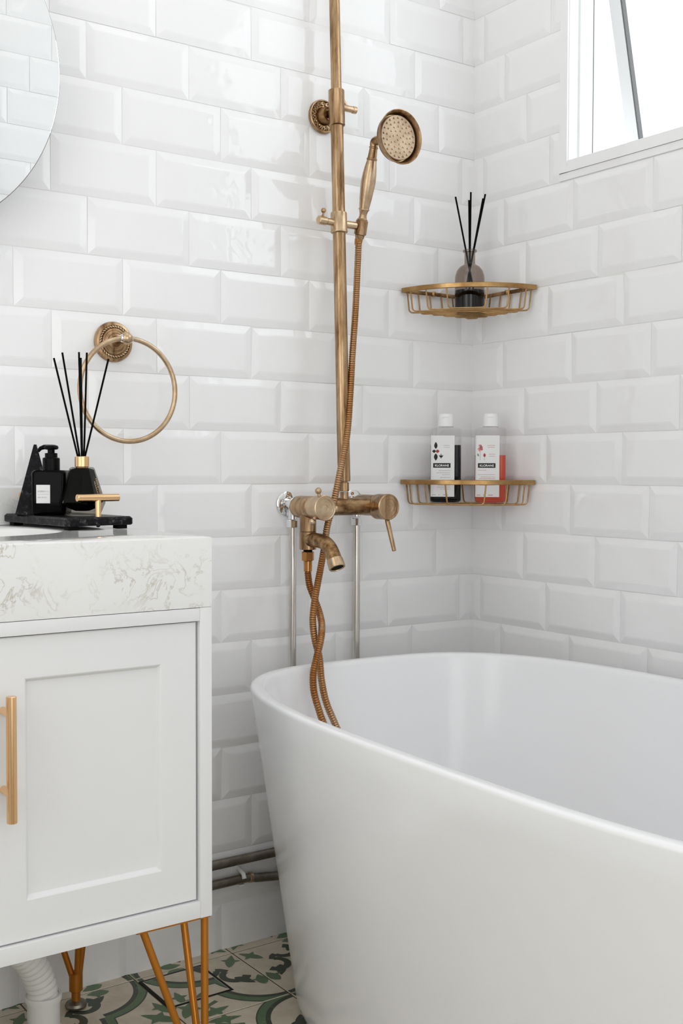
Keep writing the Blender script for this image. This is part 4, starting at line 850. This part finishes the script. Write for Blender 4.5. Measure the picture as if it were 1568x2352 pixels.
# ------------------------------------------------------------------ shampoo bottles on the lower shelf
zf2 = zr1 - DEP + 0.00185
def shampoo(pos, yaw, lv, liq, label, kind):
    b_ = thing('shampoo_bottle', label, 'bottle', (pos[0], pos[1], zf2))
    T = Matrix.Translation((pos[0], pos[1], zf2)) @ Matrix.Rotation(yaw, 4, 'Z')
    hw, hd = 0.0325, 0.0185
    prof = [(hw - 0.004, hd - 0.004, 0.0002), (hw - 0.001, hd - 0.001, 0.002), (hw, hd, 0.005), (hw, hd, 0.150), (hw - 0.0012, hd - 0.001, 0.1535), (hw - 0.005, hd - 0.004, 0.1560), (hw - 0.012, hd - 0.006, 0.1572), (0.012, 0.012, 0.1580)]
    MB().loft(body(T, prof, 0.0095, 7)).build('clear_body', M['clear'], b_, angle=50)
    e = 0.0012; MB().loft(body(T, [(hw - 0.006, hd - 0.005, 0.0016), (hw - e, hd - e, 0.0055), (hw - e, hd - e, lv)], 0.0085, 7)).build('liquid', liq, b_, angle=50)
    m_ = MB(); m_.lathe([(0.0155, 0), (0.0165, 0.0008), (0.0148, 0.0240), (0.0138, 0.0262), (0.0120, 0.0270), (0.001, 0.0272)], T @ Vector((0, 0, 0.1582)), (0, 0, 1), 40); cp = m_.build('flip_cap', M['white_plastic'], b_)
    m_ = MB(); m_.box(-0.006, 0.006, -0.0158, -0.0120, 0.1775, 0.1800, T=T, c=0.0005); m_.build('cap_lip', M['white_plastic'], cp)
    # front label
    lx0, lx1, lz0, lz1 = -0.0300, 0.0190, 0.0135, 0.1400; yl = -hd - 0.0004
    N_ = 10; fr_ = []
    r_ = 0.0095
    def surf(x):   # follow the bottle's rounded corner on the left
        if x < -hw + r_: d_ = (-hw + r_) - x; return -hd + r_ - sqrt(max(r_ * r_ - d_ * d_, 0)) - 0.0005
        if x > hw - r_: d_ = x - (hw - r_); return -hd + r_ - sqrt(max(r_ * r_ - d_ * d_, 0)) - 0.0005
        return -hd - 0.0005
    xs = [lx0 + (lx1 - lx0) * i / 20 for i in range(21)]
    m_ = MB(); m_.loft([[T @ Vector((x, surf(x), lz0)), T @ Vector((x, surf(x), lz1)), T @ Vector((x, surf(x) + 0.00035, lz1)), T @ Vector((x, surf(x) + 0.00035, lz0))] for x in xs]); lb = m_.build('label', M['label'], b_, angle=50)
    R3 = T.to_3x3(); rx = R3 @ Vector((1, 0, 0))
    def flat(name, x0, x1, z0, z1, m, h=0.0002):
        k = MB(); xs_ = [x0 + (x1 - x0) * i / 6 for i in range(7)]
        k.loft([[T @ Vector((x, surf(x) - h, z0)), T @ Vector((x, surf(x) - h, z1)), T @ Vector((x, surf(x) + 0.0001, z1)), T @ Vector((x, surf(x) + 0.0001, z0))] for x in xs_]); return k.build(name, m, lb, smooth=False)
    def blob(name, pts, m, h=0.00025):
        k = MB(); k.add([T @ Vector((x, surf(x) - h, z)) for x, z in pts], [tuple(range(len(pts)))]); return k.build(name, m, lb, smooth=False)
    def leaf(cx, cz, a, L, w_, m):
        a = radians(a); up_ = [((i / 8 - 0.5) * L, w_ * sin(pi * i / 8) ** 0.85 * (1.15 - 0.3 * i / 8)) for i in range(9)]
        pts = up_ + [(x, -y) for x, y in reversed(up_[1:-1])]
        blob('printed_leaf', [(cx + x * cos(a) - y * sin(a), cz + x * sin(a) + y * cos(a)) for x, y in pts], m)
    flat('brand_plate', -0.0248, 0.0110, 0.0735, 0.0830, M['ink'])
    text('lettering', 'KLORANE', 0.0062, frame(T @ Vector((-0.0215, -hd - 0.0011, 0.0760)), rx, (0, 0, 1)), M['ink_white'], lb, sx=1.05, extr=0.00005, bold=0.00012)
    ic = M['ink_grey'] if kind == 'dark' else M['ink_red']
    rnd = random.Random(3 if kind == 'dark' else 4)
    if kind == 'dark':
        leaf(-0.0195, 0.1195, 90, 0.0145, 0.0034, M['ink']); leaf(-0.0195, 0.0955, 270, 0.0150, 0.0038, M['ink'])
        leaf(-0.0232, 0.1075, 180, 0.0078, 0.0032, M['ink']); leaf(-0.0158, 0.1075, 0, 0.0078, 0.0034, M['ink_deep'])
        for a, L in ((90, 0.0110), (130, 0.0080), (50, 0.0080)): leaf(-0.0085 + 0.003 * cos(radians(a)), 0.0945 + 0.003 * sin(radians(a)), a, L, 0.0012, M['ink'])
        lines = [(-0.004, 0.009, 0.1190), (-0.003, 0.009, 0.1150), (-0.013, 0.0105, 0.0670), (-0.018, 0.0105, 0.0625), (-0.006, 0.0105, 0.0585), (-0.010, 0.0105, 0.0530), (-0.014, 0.0105, 0.0370), (-0.016, 0.0105, 0.0328), (-0.010, 0.0105, 0.0290)]
    else:
        for k in range(26):
            a = rnd.uniform(0, 2 * pi); q = rnd.uniform(0, 1) ** 0.6
            leaf(-0.0200 + 0.0048 * q * cos(a), 0.1145 + 0.0068 * q * sin(a), rnd.uniform(0, 360), 0.0042, 0.0016, M['ink_pink'] if k % 4 else M['ink_red'])
        leaf(-0.0190, 0.1165, 30, 0.0030, 0.0011, M['ink_deep']); leaf(-0.0202, 0.1120, 60, 0.0026, 0.0010, M['ink_deep'])
        flat('printed_stem', -0.0206, -0.0200, 0.0890, 0.1080, M['ink_green']); leaf(-0.0246, 0.1000, 110, 0.0068, 0.0016, M['ink_green'])
        leaf(-0.0115, 0.0995, 90, 0.0085, 0.0024, M['ink_deep']); flat('printed_stem', -0.0118, -0.0113, 0.0890, 0.0950, M['ink_green'])
        lines = [(-0.006, 0.0095, 0.1190), (-0.005, 0.0095, 0.1150), (-0.002, 0.0105, 0.1010), (-0.002, 0.0105, 0.0970), (-0.025, -0.007, 0.0680), (-0.025, 0.0105, 0.0590), (-0.019, 0.0105, 0.0545), (-0.022, 0.0105, 0.0510), (-0.021, 0.0105, 0.0375)]
    k = MB()
    for x0, x1, z in lines:       # small print, too fine to read: dashes of word length
        x = x0
        while x < x1:
            L = rnd.uniform(0.0012, 0.0038); xe = min(x + L, x1); hz_ = 0.0010
            k.add([T @ Vector((xx, surf(xx) - 0.0002, zz)) for xx, zz in ((x, z), (xe, z), (xe, z + hz_), (x, z + hz_))], [(0, 1, 2, 3)]); x = xe + 0.0007
    for x0, x1 in ((-0.0265, -0.0235), (-0.0225, -0.0195), (-0.0135, -0.0115), (-0.004, 0.006)): k.add([T @ Vector((xx, surf(xx) - 0.0002, zz)) for xx, zz in ((x0, 0.0165), (x1, 0.0165), (x1, 0.0182), (x0, 0.0182))], [(0, 1, 2, 3)])
    sp_ = k.build('small_print', ic, lb, smooth=False); sp_['kind'] = 'stuff'
    return b_
shampoo((-0.1285, -0.0645), radians(-44), 0.1205, M['black_liquid'], 'clear shampoo bottle of black liquid with leaf label, on lower shelf', 'dark')
shampoo((-0.0610, -0.1270), radians(-44), 0.0995, M['coral_liquid'], 'clear shampoo bottle of coral liquid with pink flower label, on lower shelf', 'pink')

for o in bpy.data.objects:
    if '_o' in o: del o['_o']
